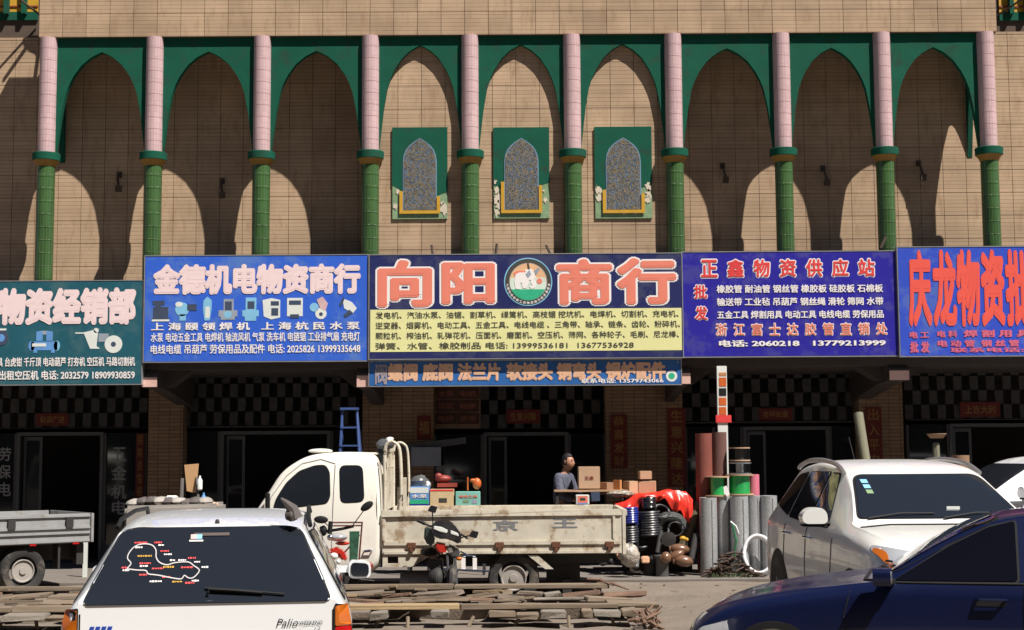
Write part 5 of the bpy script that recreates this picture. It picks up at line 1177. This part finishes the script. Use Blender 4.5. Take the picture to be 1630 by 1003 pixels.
table(645, 775, 811, YT, YT+.6, 'low display table behind the truck bed under the three printed boxes')
t, W, H, y = box_px(652, 775, 683, 806, YT+.05, .3, 'pic_blue', 'printed_box', 'blue, white and green printed box on the left of the display table')
label_rect(t, .03, .68, .97, .97, W, H, y, 'pic_white'); label_rect(t, .0, .12, .97, .34, W, H, y, 'meadow'); label_text(t, '水泵', .1, .42, .9, .62, W, H, y, 'white_print'); label_rect(t, 0, 0, 1, .1, W, H, y, 's_violet')
t, W, H, y = box_px(684, 779, 722, 807, YT+.05, .3, 'cream_tan' if 'cream_tan' in MATS else mat('cream_tan', (.62, .46, .26), .8), 'printed_box', 'yellow tan printed box in the middle of the display table')
label_rect(t, .38, .25, .72, .5, W, H, y, 'black_print'); label_rect(t, .0, .9, 1, 1, W, H, y, 'red_print')
t, W, H, y = box_px(725, 783, 764, 808, YT+.05, .3, mat('teal_card', (.22, .50, .42), .8), 'printed_box', 'teal printed box on the right of the display table')
label_text(t, '电动工具', .15, .62, .9, .8, W, H, y, 'salmon_print'); label_rect(t, .3, .3, .55, .5, W, H, y, 'faded_green'); label_rect(t, .68, .25, .88, .5, W, H, y, 'pic_grey')
b = MB(); p = P(667, 768, YT+.4); b.ell(p, (.15, .12, .11), 12, noise=.12); b.ell(p+Vector((.1, 0, -.05)), (.1, .1, .08), 10, noise=.15)
solo(b, 'plastic_bag', mat('clear_bag', (.10, .10, .10), .3), 'grey plastic bag on top of the blue printed box', 'bag')
b = MB(); p = P(705, 762, YT+.4); b.ell(p, (.13, .1, .06), 12); b.ell(P(698, 758, YT+.35), (.06, .05, .05), 10); b.cbox(P(712, 772, YT+.35), (.3, .15, .06))
solo(b, 'power_tool', mat('dull_red', (.25, .04, .03), .5), 'dull red power tool lying on the tan printed box', 'power tool')
p = P(757, 770, YT+.3); b = MB(); b.ell(p+Vector((.02, 0, .0)), (.07, .06, .09), 12); b.ell(p+Vector((-.04, 0, .05)), (.05, .04, .03), 10); b.tube([p+Vector((-.12, 0, -.1)), p+Vector((-.12, 0, .1))], .012, 6)
solo(b, 'trimmer_head', mat('orange_plastic', (.60, .13, .03), .35, coat=.4), 'orange plastic trimmer head above the teal box', 'trimmer')
# right hand table with cartons
table(882, 1000, 776+4, YT+.25, YT+.8, 'plank table right of the man carrying the tan carton', 'plank_table')
t, W, H, y = box_px(921, 743, 955, 778, YT+.3, .33, 'tan_card', 'carton', 'large tan carton with red characters right of the man'); label_text(t, '五金', .28, .42, .72, .58, W, H, y, 'dull_red', .03)
t, W, H, y = box_px(917, 788, 938, 803, YT+.1, .25, 'pic_white', 'printed_box', 'small white box with an orange and blue picture under the plank table'); label_rect(t, .12, .15, .88, .9, W, H, y, 'salmon_print'); label_rect(t, .3, .4, .7, .7, W, H, y, 'black_print', lay=1); label_rect(t, .12, .0, .88, .15, W, H, y, 'pic_blue', lay=1)
t, W, H, y = box_px(941, 784, 955, 798, YT+.1, .2, 'pic_dark', 'printed_box', 'small dark box beside the white one under the plank table')
for k, (x0, y0, x1, y1, rz_, m_, l_, d) in enumerate([(958, 768, 976, 788, 35, 'tan_dark', 'open brown carton turned to show its orange side', .2), (976, 764, 990, 788, -40, mat('orange_card', (.50, .22, .08), .8), 'orange sided carton in front of the open brown one', .05),
    (996, 766, 1018, 786, 25, 'tan_card', 'tilted tan carton behind the crumpled plastic', .2), (1018, 750, 1037, 763, 4, 'tan_card', 'small pale carton at the top of the heap', .2), (1018, 766, 1045, 786, -8, 'tan_card', 'flat tan carton just under the topmost one', .25)]):
    box_px(x0, y0, x1, y1, YT+.35, d, m_, 'carton', l_, group='cartons on the heap', rz=rz_)
p = P(988, 786, YT+.2); b = MB(); b.ell(p, (.20, .15, .05), 20, noise=.12); solo(b, 'plastic_sheet', 'film', 'crumpled clear plastic sheet on the heap left of the red tarpaulin', 'plastic sheet', smooth=False)
b = MB(); a, c = P(890, 800, YT+.5).x, P(1100, 800, YT+.5).x; b.box(P(1000, 800, YT+.5).x, P(1098, 800, YT+.5).x, YT+.45, YT+1.0, .03, P(1000, 795, YT+.5).z, jit=.02)
solo(b, 'crate_stack', mat('crate_brown', (.045, .03, .022), .9), 'brown crates buried under the red tarpaulin', 'crates', smooth=False)

# red tarpaulin: a draped, folded sheet
def tarp():
    n, m_ = 44, 22; V = []; rg = random.Random(2)
    prof = [(980, 802), (995, 797), (1015, 786), (1040, 783), (1060, 781), (1080, 780), (1094, 784), (1102, 795)]
    def top(u):
        k = u*(len(prof)-1); i = min(int(k), len(prof)-2); f = k-i; return (prof[i][0]*(1-f)+prof[i+1][0]*f, prof[i][1]*(1-f)+prof[i+1][1]*f)
    b = MB(); Yf = YT-.05
    low = lambda u: .16+.10*math.sin(u*9+1)+.34*max(0, (u-.72)/.28)+.05*math.sin(u*31)
    for j in range(m_+1):
        v = j/m_
        for i in range(n+1):
            u = i/n; px, py = top(u); p = P(px, py, Yf+.12)
            if v < .45: w_ = v/.45; y = Yf+.65-.53*w_; z = p.z+.02*math.sin(u*21+v*6)+.015*math.sin(v*20)-.02
            else:
                w_ = (v-.45)/.55; y = Yf+.12-.09*min(1, w_*2)+.035*math.sin(u*34+math.sin(v*5))*w_+.02*math.sin(u*70)*w_; z = p.z-.02*w_-low(u)*w_*1.15
            V.append((p.x+.012*math.sin(v*12+u*8), y, z))
    b.add(V, [(j*(n+1)+i, j*(n+1)+i+1, (j+1)*(n+1)+i+1, (j+1)*(n+1)+i) for j in range(m_) for i in range(n)])
    o = solo(b, 'tarpaulin', mat('red_tarp', (.66, .035, .02), .32, coat=.3, var=.08, bump=.3, bscale=12), 'bright red tarpaulin draped over the heap of goods', 'tarpaulin', angle=60)
    s = o.modifiers.new('t', 'SOLIDIFY'); s.thickness = .004
tarp()
# coils and hoses standing in front of the tarpaulin
def coil(px, py0, py1, r, Y, mt, label, name='hose_coil', tube=.022, cat='coil', group='stacked hose coils'):
    z0, z1 = P(px, py1, Y).z, P(px, py0, Y).z; x = P(px, py0, Y).x; b = MB(); n = max(2, int((z1-z0)/(tube*1.7))); pts = []
    rg = random.Random(px)
    for k in range(n*16): a = k/16*2*math.pi; rr = r+rg.uniform(-.006, .006); pts.append((x+rr*math.cos(a), Y+rr*math.sin(a), z0+tube+(z1-z0-2*tube)*k/(n*16)))
    b.tube(pts, tube, 6); return solo(b, name, mt, label, cat, group)
mat('hose_blue', (.02, .035, .26), .3, coat=.4); mat('hose_black', (.012, .012, .014), .3, coat=.4); mat('hose_dark', (.03, .03, .035), .4); mat('pvc_grey', (.16, .16, .16), .4)
coil(1003, 806, 836, .105, YT-.2, 'hose_blue', 'blue hose coil standing on top of a black one left of the drum'); coil(1003, 836, 868, .11, YT-.2, 'hose_dark', 'dark striped hose coil under the blue one')
coil(1033, 790, 812, .09, YT-.15, 'hose_black', 'small black hose coil lying on the black drum against the red tarpaulin'); coil(1033, 812, 856, .15, YT-.12, 'hose_dark', 'large black hose coil under the small one')
p = P(1036, 862, YT-.15); b = MB(); b.lathe([(.001, .03), (.12, .03), (.11, .2), (.2, .28), (.2, .31), (.001, .31)], (p.x, p.y, 0), 20); solo(b, 'pump_stand', 'dark_metal', 'black flared iron stand carrying the large black coil', 'stand')
p = P(1062, 825, YT-.1); b = MB(); b.tube(crom([P(1045, 850, YT-.1), P(1050, 830, YT-.1), P(1062, 822, YT-.1), P(1080, 826, YT-.05), P(1092, 842, YT-.05)], 4), .075, 10); solo(b, 'flexible_duct', mat('duct', (.045, .05, .045), .5, bump=.6, bscale=40), 'thick dark green duct arching beside the black coils', 'duct')
b = MB(); b.lathe([(.05, -.04), (.11, -.04), (.12, 0), (.11, .04), (.05, .04)], P(1064, 858, YT-.25), 20, 'y'); solo(b, 'hose_reel', 'chrome', 'small shiny reel in front of the dark duct', 'reel')
b = MB(); b.ell(P(1087, 857, YT-.2), (.05, .04, .035), 10); b.ell(P(1093, 859, YT-.2), (.03, .03, .03), 8); solo(b, 'tap_fitting', 'yellow_paint', 'small yellow tap fitting right of the shiny reel', 'fitting')
b = MB(); b.tube([P(1088, 870, YT-.05), P(1100, 835, YT), P(1112, 800, YT+.1)], [.09, .07, .05], 8); solo(b, 'rolled_sack', mat('olive_sack', (.10, .085, .05), .9), 'dirty olive sack leaning left of the wire mesh rolls', 'sack')
for k, (x, y, rx, rz_, a) in enumerate([(1082, 874, .15, .08, .1), (1076, 884, .14, .07, -.5), (1088, 893, .15, .085, .15), (1060, 888, .08, .09, 0)]):
    p = P(x, y, YT-.3-.05*k); b = MB(); b.ell(p, (rx, .10, rz_), 16, Matrix.Rotation(a, 3, 'Y')); b.lathe([(.03, -rx*.95), (.05, -rx*.9), (.05, -rx*1.05), (.001, -rx*1.05)], p, 10, 'x')
    solo(b, 'pump_float', mat('brown_glaze', (.16, .08, .045), .3, coat=.5, var=.2), ['upper round brown pot of the pile left of the mesh rolls', 'slanting brown pot in the middle of the pile', 'lowest brown pot lying on the pavement', 'small brown pot left of the other three'][k], 'pot', 'brown glazed pots')
p = P(1002, 884, YT-.55); b = MB(); b.ell(p+Vector((0, 0, .0)), (.15, .12, .17), 26, noise=.07); o = solo(b, 'plastic_bag', mat('film', (.36, .32, .27), .2, coat=.6, var=.4, scale=16, bump=1, bscale=18), 'shiny clear plastic bag of parts on the pavement behind the truck tail', 'bag')
b = MB(); b.cbox(P(1027, 891, YT-.5), (.12, .1, .1)); b.tube([P(990, 890, YT-.5), P(982, 880, YT-.5)], .04, 8); solo(b, 'pipe_fitting', 'peach_print', 'pale pipe fitting on the pavement right of the plastic bag', 'fitting', bevel=.02)
b = MB(); b.lathe([(.001, 0), (.1, 0), (.09, .25), (.12, .3), (.11, .31), (.001, .31)], (P(1040, 0, YT-.35).x, YT-.35, .03), 18); solo(b, 'rubber_bucket', mat('bucket_grey', (.07, .07, .068), .45), 'dark grey bucket on the pavement under the black coils', 'bucket')
b = MB()
for k in range(9): p = P(975+random.uniform(-20, 15), 890+random.uniform(-8, 6), YT-.1); b.ell(p, (.06, .05, .045), 8, noise=.15)
solo(b, 'scrap_heap', 'dark_metal', 'dark scrap parts lying in the shade behind the truck tail', 'scrap')

# dark clutter filling the heap
for k, (x, y, r_, tl, m_, l_) in enumerate([(1052, 815, .12, .9, 'hose_dark', 'black hose loop tipped up beside the dark duct'), (1075, 842, .11, 1.2, 'hose_black', 'black hose loop leaning above the brown pots'), (1020, 868, .10, .5, 'hose_dark', 'dark loop lying left of the flared stand'),
        (1058, 875, .09, 1.3, 'pvc_grey', 'grey loop standing between the stand and the pots'), (1104, 868, .11, 1.25, 'hose_dark', 'dark loop leaning on the olive sack'), (1015, 845, .06, .2, 'hose_blue', 'little blue loop between the two coil stacks')]):
    c = P(x, y, YT-.12); b = MB(); pts = []; R_ = Matrix.Rotation(tl, 3, 'X') @ Matrix.Rotation(k*.7, 3, 'Z')
    for j in range(5*18): a = j/18*2*math.pi; q = R_ @ Vector(((r_+.012*math.sin(j*.4))*math.cos(a), (r_+.012*math.sin(j*.4))*math.sin(a), (j/18-2.5)*.016)); pts.append(c+q)
    b.tube(pts, .014, 6); solo(b, 'hose_loop', m_, l_, 'hose', 'loose hose loops in the heap')
for k, (x0, y0, x1, y1, r_, m_, l_) in enumerate([(1046, 880, 1052, 845, .035, 'dark_metal', 'dark pipe stub standing right of the flared stand'), (1100, 890, 1108, 850, .05, 'dark_metal', 'dark cylinder leaning right of the brown pots'), (1012, 903, 1014, 880, .045, 'pvc_grey', 'grey pipe collar standing on the pavement by the bucket')]):
    b = MB(); b.tube([P(x0, y0, YT-.3), P(x1, y1, YT-.2)], r_, 12); solo(b, 'pipe_stub', m_, l_, 'pipe', 'pipe stubs in the heap')

# rolls of wire mesh
def mesh_mat():
    m = bpy.data.materials.new('wire_mesh'); m.use_nodes = True; n = m.node_tree.nodes; L = m.node_tree.links; b = n['Principled BSDF']
    g = n.new('ShaderNodeNewGeometry'); v = n.new('ShaderNodeTexVoronoi'); v.inputs['Scale'].default_value = 90; L.new(g.outputs['Position'], v.inputs['Vector'])
    no = n.new('ShaderNodeTexNoise'); no.inputs['Scale'].default_value = 9; L.new(g.outputs['Position'], no.inputs['Vector'])
    r = n.new('ShaderNodeMix'); r.data_type = 'RGBA'; L.new(v.outputs['Distance'], r.inputs[0]); r.inputs[6].default_value = (.22, .225, .23, 1); r.inputs[7].default_value = (.62, .63, .64, 1)
    L.new(r.outputs[2], b.inputs['Base Color']); b.inputs['Metallic'].default_value = .35; b.inputs['Roughness'].default_value = .4
    bp = n.new('ShaderNodeBump'); bp.inputs['Strength'].default_value = .8; L.new(v.outputs['Distance'], bp.inputs['Height']); L.new(bp.outputs[0], b.inputs['Normal']); MATS['wire_mesh'] = m
mesh_mat()
for k, (x0, x1, y, Y) in enumerate([(1114, 1142, 792, YT-.25), (1141, 1164, 790, YT-.1), (1163, 1192, 790, YT-.25), (1190, 1214, 789, YT-.12), (1212, 1238, 789, YT-.2)]):
    a, c = P(x0, 850, Y).x, P(x1, 850, Y).x; z = P(x0, y, Y).z; r = (c-a)/2; b = MB(); pts = []
    b.lathe([(r*.75, z-.02), (r, z), (r*1.01, z*.66), (r*.985, z*.33), (r, .035), (r*.6, .035)], ((a+c)/2, Y, 0), 22)
    b.tube([((a+c)/2+r*.35, Y-r*.98, .05), ((a+c)/2+r*.33, Y-r*.98, z-.03)], .008, 5)
    solo(b, 'mesh_roll', 'wire_mesh', ['grey wire mesh roll farthest left of the five', 'second mesh roll, behind the heap of brown straps', 'middle mesh roll under the right green reel', 'narrow mesh roll behind the white hose ring', 'rightmost mesh roll beside the white SUV'][k], 'mesh roll', 'standing wire mesh rolls')
# heap of brown straps
b = MB(); rg = random.Random(8)
for k in range(70):
    u = rg.uniform(-1, 1); h = rg.uniform(0, 1)*(1-abs(u))*.36; c = Vector((P(1146, 0, YT-.55).x+u*.36, YT-.55+rg.uniform(-.12, .12), .05+h)); d = Vector((rg.uniform(-.14, .14), rg.uniform(-.08, .08), rg.uniform(-.03, .03)))
    b.tube([c-d, c+Vector((0, 0, .02)), c+d], .016, 5)
solo(b, 'strap_heap', mat('brown_strap', (.055, .032, .022), .8, var=.3, scale=15), 'heap of dark brown straps at the foot of the mesh rolls', 'heap', kind=None)
b = MB()
for k in range(60):
    c = Vector((P(1165, 0, YT-.6).x+rg.uniform(-.5, .25), YT-.65+rg.uniform(-.1, .1), .035)); b.add([c+Vector((-.008, 0, 0)), c+Vector((.008, 0, 0)), c+Vector((rg.uniform(-.06, .06), rg.uniform(-.03, .03), rg.uniform(.04, .11)))], [(0, 1, 2)])
b.build('grass_tuft', mat('weed', (.06, .09, .03), .8), kind='stuff', smooth=False)
b = MB(); b.tube([P(1166, 835, YT-.45), P(1172, 860, YT-.5), P(1168, 893, YT-.5)], .018, 6); solo(b, 'green_hose', mat('green_hose', (.03, .16, .07), .4), 'thin dark green hose hanging between the mesh rolls', 'hose')
# white hose ring
b = MB(); c = P(1207, 863, YT-.5); pts = []
for k in range(8*32): a = k/32*2*math.pi; rr = .268+.022*math.sin(k/32*2.1*math.pi)+.003*math.sin(k*.9); pts.append((c.x+rr*.80*math.cos(a), c.y+.06+.012*((k/32)-4)+.05*math.sin(a), .335+rr*math.sin(a)))
b.tube(pts, .022, 7); solo(b, 'hose_ring', mat('white_pvc', (.80, .80, .82), .3, coat=.4, var=.02), 'ring of white hose leaning on the mesh rolls beside the SUV', 'hose')
b = MB(); b.tube([P(1163, 830, YT-.4), P(1172, 838, YT-.45), P(1176, 850, YT-.45)], .012, 6); solo(b, 'cord_end', 'white_pvc', 'short end of white cord between the mesh rolls', 'cord')
b = MB(); b.prism([(P(x, y, YT-.2).x, P(x, y, YT-.2).z) for x, y in ((1151, 775), (1156, 773), (1161, 786), (1158, 790), (1152, 786))], YT-.24, YT-.235); solo(b, 'paper_tag', 'white_print', 'white paper tag hanging between the two green reels', 'tag')
# reels
def reel(x0, x1, y0, y1, Y, mt, label, flange='plank', core=.62):
    a, c, z0, z1 = RC(x0, y0, x1, y1, Y); r = (c-a)/2; cx = (a+c)/2; t = thing('reel', label, 'reel', (cx, Y, z0), group='reels on the mesh rolls')
    b = MB(); b.lathe([(r*core, z0+.02), (r*core, z1-.02)], (cx, Y, 0), 22); b.build('winding', mt, t)
    for z in (z0, z1-.02): b = MB(); b.lathe([(.001, z), (r, z), (r, z+.019), (.001, z+.019)], (cx, Y, 0), 24); b.build('flange', flange, t, smooth=True)
    return t
mat('green_cord', (.01, .33, .07), .25, coat=.5, var=.1, bump=.5, bscale=60, stretch=(.1, .1, 3)); mat('wood_flange', (.42, .28, .18), .8); mat('steel_wire', (.35, .35, .36), .35, .7)
reel(1122, 1162, 758, 790, YT-.05, 'green_cord', 'left green cord reel standing on the mesh rolls', 'wood_flange', .55)
reel(1155, 1200, 755, 788, YT+.0, 'green_cord', 'right green cord reel with the steel wire spool on top', 'wood_flange', .72)
reel(1160, 1196, 736, 755, YT+.0, 'steel_wire', 'steel wire spool standing on the right green reel', 'steel_wire', .35)
reel(1160, 1194, 712, 734, YT+.05, 'dark_metal', 'topmost dark spool with two pale discs', 'wood_flange', .4)
a, c, z0, z1 = RC(1189, 755, 1207, 789, YT+.25); b = MB(); b.lathe([(.001, z0), ((c-a)/2, z0), ((c-a)/2, z1), (.001, z1)], ((a+c)/2, YT+.15, 0), 18); solo(b, 'pink_roll', mat('pink_cloth', (.55, .14, .20), .8), 'upright pink cloth roll right of the green reels', 'roll')
for k, (x0, x1, y0) in enumerate([(1108, 1135, 690), (1134, 1158, 688)]):
    a, c = P(x0, 740, YT+.12).x, P(x1, 740, YT+.12).x; z1 = P(x0, y0, YT+.12).z; b = MB(); b.lathe([(.02, z1-.01), ((c-a)/2, z1), ((c-a)/2, .035), (.02, .035)], ((a+c)/2, YT+.17, 0), 20); solo(b, 'carpet_roll', ['red_brown', 'dark_brown'][k] if ['red_brown', 'dark_brown'][k] in MATS else mat(['red_brown', 'dark_brown'][k], [(.20, .055, .04), (.13, .06, .05)][k], .9), ['reddish carpet roll standing left of the striped post', 'dark brown carpet roll standing right at the striped post'][k], 'carpet roll', 'standing carpet rolls')
# striped post
x0, x1 = P(1142, 650, YT+.42).x, P(1158, 650, YT+.42).x; yy = YT+.42
t = thing('striped_post', 'tall white post with orange and black squares and a red collar', 'post', ((x0+x1)/2, yy, .03))
b = MB(); b.box(x0, x1, yy, yy+.06, .03, SOF-.01); b.build('post', 'pic_white', t, bevel=.004)
for (y0, y1, m_) in [(593, 598, 'orange_card'), (601, 615, 'orange_plastic'), (618, 630, 'black_trim'), (633, 645, 'orange_plastic'), (648, 660, 'orange_plastic')]:
    a, c, z0, z1 = RC(1144.5, y0, 1156, y1, yy); b = MB(); b.box(a, c, yy-.006, yy-.001, z0, z1); b.build('square', m_, t, smooth=False)
a, c, z0, z1 = RC(1139, 661, 1164, 673, yy); b = MB(); b.box(a, c, yy-.02, yy-.0075, z0, z1); b.build('collar', 'red_print', t, bevel=.004)
# ladder
def ladder():
    Y = 22.9; zt = P(560, 652, Y).z; a, c = P(545, 652, Y).x, P(568, 652, Y).x; a2, c2 = P(541, 735, Y-.1).x, P(573, 735, Y-.1).x
    sl = (a2-a)/(P(560, 735, Y-.1).z-zt); sr = (c2-c)/(P(560, 735, Y-.1).z-zt)
    t = thing('step_ladder', 'blue step ladder standing behind the truck cab', 'ladder', ((a+c)/2, Y, .03)); H_ = zt-.03
    m_ = mat('ladder_blue', (.05, .09, .24), .4, coat=.3)
    for yb, nm in ((-.45, 'front_frame'), (.35, 'rear_frame')):
        for x, s in ((a, sl), (c, sr)):
            b = MB(); b.tube([(x, Y, zt), (x-s*H_*1.0, Y+yb, .03)], .022, 6); b.build('rail', m_, t)
        k = 0; z = zt-.28
        while z > .2:
            f = (zt-z)/H_; b = MB(); b.box(a-sl*(zt-z)*1.0, c-sr*(zt-z), Y+yb*f-.04, Y+yb*f+.02, z-.012, z+.012); b.build('rung', m_, t, smooth=False); z -= .28
    b = MB(); b.box(a-.03, c+.03, Y-.07, Y+.07, zt-.01, zt+.03); b.build('top_plate', m_, t, bevel=.005)
ladder()
b = MB(); b.tube([P(1366, 658, 22.85), P(1379, 742, 22.6), P(1392, 830, 22.4)], .075, 14); solo(b, 'leaning_roll', mat('olive_roll', (.19, .18, .12), .85), 'olive grey roll leaning against the pillar behind the SUV', 'roll')
b = MB(); b.lathe([(.001, 0), (.14, 0), (.14, 1.75), (.001, 1.75)], (P(1530, 700, 22.6).x, 22.7, .03), 18); solo(b, 'brown_roll', 'tan_dark', 'upright brown cardboard roll behind the right car', 'roll')
p = P(1491, 696, 22.7); b = MB(); b.lathe([(.001, -.02), (.10, -.015), (.15, .05), (.15, .055), (.0, .03)], p, 18); solo(b, 'hanging_bowl', 'tan_card', 'pale hanging bowl above the SUV roof', 'bowl')
b = MB(); b.tube([P(1490, 705, 22.7), P(1491, 755, 22.7)], [.05, .07], 8); solo(b, 'sack_stand', 'olive_roll', 'yellowish stand under the hanging bowl', 'stand')
# poster board in the window left of the middle door
a, c, z0, z1 = RC(642, 700, 745, 712, 25.2); t = thing('shelf_panel', 'slanting grey metal shelf edge in the shade left of the middle door', 'shelf', ((a+c)/2, 25.2, z0))
b = MB(); q = [P(642, 708, 25.2), P(742, 696, 25.2), P(742, 706, 25.2), P(642, 720, 25.2)]; b.prism([(v.x, v.z) for v in q], 25.16, 25.2); b.build('edge', 'aluminium', t, smooth=False)
a, c, z0, z1 = RC(655, 712, 702, 742, 25.1); b = MB(); b.box(a, c, 25.08, 25.1, z0, z1); b.build('price_board', mat('pale_board', (.30, .33, .42), .6), t, smooth=False)

# ------------------------------------------------------------------ the shopkeeper
def person():
    hp = P(905, 742, 23.1); fx = hp.x; Y = 23.1
    t = thing('person', 'man in a blue grey jacket standing behind the plank table, facing right', 'person', (fx-.10, Y, .03), rz=rad(-32))
    sk = mat('skin', (.42, .21, .13), .5, var=.04); hr = mat('hair', (.012, .01, .01), .6)
    jk = mat('jacket', (.085, .092, .13), .85, var=.3, scale=14, bump=.8, bscale=18); tr_ = mat('trousers', (.03, .03, .04), .8)
    top = P(905, 725, Y).z-.03     # standing height
    k = top/1.70
    def skinned(name, verts, edges, rads, mt, sub=2, root=0):
        me = bpy.data.meshes.new(name); me.from_pydata([tuple(Vector(v)*k) for v in verts], edges, []); o = bpy.data.objects.new(name, me); COL.objects.link(o); o.parent = t
        md = o.modifiers.new('Skin', 'SKIN'); md.use_smooth_shade = True
        for i, r in enumerate(rads): sv = me.skin_vertices[0].data[i]; sv.radius = (r*k, r*k) if not isinstance(r, tuple) else (r[0]*k, r[1]*k); sv.use_root = (i == root)
        ss = o.modifiers.new('Sub', 'SUBSURF'); ss.levels = sub; ss.render_levels = sub
        me.materials.append(mt); return o
    # body faces +x; x forward, y to his left
    V = [(0, 0, .92), (.0, 0, 1.12), (.02, 0, 1.32), (.045, 0, 1.43), (.07, 0, 1.50), (.085, 0, 1.54),
         (.02, -.17, 1.36), (.10, -.22, 1.12), (.30, -.17, 1.05), (.38, -.15, 1.05),
         (.02, .17, 1.36), (.10, .22, 1.12), (.30, .17, 1.05), (.38, .15, 1.05),
         (0, -.10, .86), (.02, -.11, .48), (-.02, -.11, .09), (.10, -.11, .04), (0, .10, .86), (.02, .11, .48), (-.02, .11, .09), (.10, .11, .04)]
    E = [(0, 1), (1, 2), (2, 3), (3, 4), (4, 5), (2, 6), (6, 7), (7, 8), (8, 9), (2, 10), (10, 11), (11, 12), (12, 13), (0, 14), (14, 15), (15, 16), (16, 17), (0, 18), (18, 19), (19, 20), (20, 21)]
    R = [.12, .115, .12, .06, .055, .05, .055, .042, .03, .028, .055, .042, .03, .028, .085, .055, .04, .035, .085, .055, .04, .035]
    skinned('body', V, E, R, sk)
    skinned('jacket', V[:4]+V[6:9]+V[10:13], [(0, 1), (1, 2), (2, 3), (2, 4), (4, 5), (5, 6), (2, 7), (7, 8), (8, 9)], [(.16, .15), (.155, .16), (.16, .18), .085, .09, .07, .055, .09, .07, .055], jk)
    skinned('trousers', [V[0]]+V[14:17]+V[18:21], [(0, 1), (1, 2), (2, 3), (0, 4), (4, 5), (5, 6)], [.13, .10, .07, .055, .10, .07, .055], tr_)
    # head with face
    b = MB(); c = Vector((.10, 0, 1.60))*k; n = 18; rings = []
    for i in range(n+1):
        th = math.pi*i/n; ring = []
        for j in range(24):
            a = 2*math.pi*j/24; d = Vector((math.sin(th)*math.cos(a), math.sin(th)*math.sin(a), math.cos(th)))
            x, y, z = d.x*.098, d.y*.076, d.z*.118
            if d.x > 0: x *= 1-.12*max(0, d.z)
            if d.z < 0: y *= 1-.28*d.z*d.z; x = x*(1-.10*d.z*d.z)+(.012 if d.x > 0 else .018)*(-d.z)
            nose = math.exp(-((d.z+.12)/.16)**2-(d.y/.14)**2)*max(0, d.x); x += .024*nose
            eye = math.exp(-((d.z-.10)/.09)**2-((abs(d.y)-.33)/.16)**2)*max(0, d.x); x -= .009*eye
            br = math.exp(-((d.z-.26)/.08)**2-((abs(d.y)-.28)/.3)**2)*max(0, d.x); x += .005*br
            lip = math.exp(-((d.z+.46)/.06)**2-(d.y/.3)**2)*max(0, d.x); x += .006*lip
            ring.append(c+Vector((x, y, z))*k)
        rings.append(ring)
    b.loft(rings, cap=False); b.build('head', sk, t, local=True, angle=180)
    for s in (1, -1):
        b = MB(); b.ell(c+Vector((-.005, s*.078, -.0))*k, (.018*k, .009*k, .032*k), 10); b.build('ear', sk, t, local=True)
        b = MB(); b.ell(c+Vector((.084, s*.03, .012))*k, (.009*k, .013*k, .006*k), 8); b.build('eye', hr, t, local=True)
        b = MB(); b.tube([c+Vector((.092, s*.014, .032))*k, c+Vector((.086, s*.045, .034))*k], .004*k, 5); b.build('eyebrow', hr, t, local=True)
    b = MB(); b.tube([c+Vector((.094, -.02, -.055))*k, c+Vector((.101, 0, -.054))*k, c+Vector((.094, .02, -.055))*k], .004*k, 5); b.build('mouth', mat('lip', (.30, .10, .08), .5), t, local=True)
    b = MB(); rings = []
    for i in range(12):
        th = math.pi*.62*i/11; ring = []
        for j in range(24):
            a = 2*math.pi*j/24; d = Vector((math.sin(th)*math.cos(a), math.sin(th)*math.sin(a), math.cos(th)))
            if d.x > .35 and d.z < .62: d = Vector((.35*1.0, d.y, .62)).normalized()*1.0 if d.x > 0 else d
            hj = 1+.05*math.sin(j*2.3+i*1.7)+.03*math.sin(j*5.1-i*3); ring.append(c+Vector((d.x*.104*hj-.004, d.y*.084*hj, d.z*.128*hj+.003))*k)
        rings.append(ring)
    b.loft(rings, cap=False); b.build('hair', hr, t, local=True, angle=180)
    for s in (1, -1):
        w_ = Vector((.38, s*.15, 1.05)); f = MB(); f.ell((w_+Vector((.045, 0, 0)))*k, (.05*k, .018*k, .04*k), 12, noise=.02)
        for q in range(4):
            L = (.07, .08, .075, .058)[q]; z = .026-.018*q; p0 = w_+Vector((.08, 0, z)); f.tube([p0*k, (p0+Vector((L*.5, -s*.004, 0)))*k, (p0+Vector((L*.8, -s*.025, -.004)))*k, (p0+Vector((L*.85, -s*.05, -.006)))*k], [.009*k, .0085*k, .008*k, .006*k], 7)
        p0 = w_+Vector((.03, 0, .03)); f.tube([p0*k, (p0+Vector((.03, -s*.02, .025)))*k, (p0+Vector((.055, -s*.04, .025)))*k], [.012*k, .010*k, .008*k], 7); f.build('hand', sk, t, local=True)
    for s in (1, -1): b = MB(); b.ell(Vector((.06, s*.11, .045))*k, (.14*k, .05*k, .045*k), 12); b.build('shoe', hr, t, local=True)
person()
# odds on the truck rack
b = MB(); random.seed(12)
p = P(612, 708, 20.4); b.ell(p, (.12, .3, .08), 12, noise=.15); b.ell(p+Vector((-.05, .1, -.15)), (.07, .3, .15), 10, noise=.1)
solo(b, 'bundle', mat('dark_cloth', (.06, .065, .07), .9), 'dark cloth bundle tied on the truck rack behind the cab', 'bundle')
b = MB(); b.ell(P(620, 701, 20.3), (.06, .08, .045), 10, noise=.18); solo(b, 'white_rag', 'pic_white', 'white rag on top of the truck rack', 'rag', smooth=False)
for k, (x, y0) in enumerate([(635, 776), (644, 760)]):
    b = MB(); b.box(P(x-3, 800, 20.0).x, P(x+3, 800, 20.0).x, 20.0, 20.05, P(x, 815, 20.0).z-.4, P(x, y0, 20.0).z); solo(b, 'bed_stake', 'bed_cream', ['shorter pale wooden stake in the truck bed', 'taller pale wooden stake in the truck bed'][k], 'stake', bevel=.004)
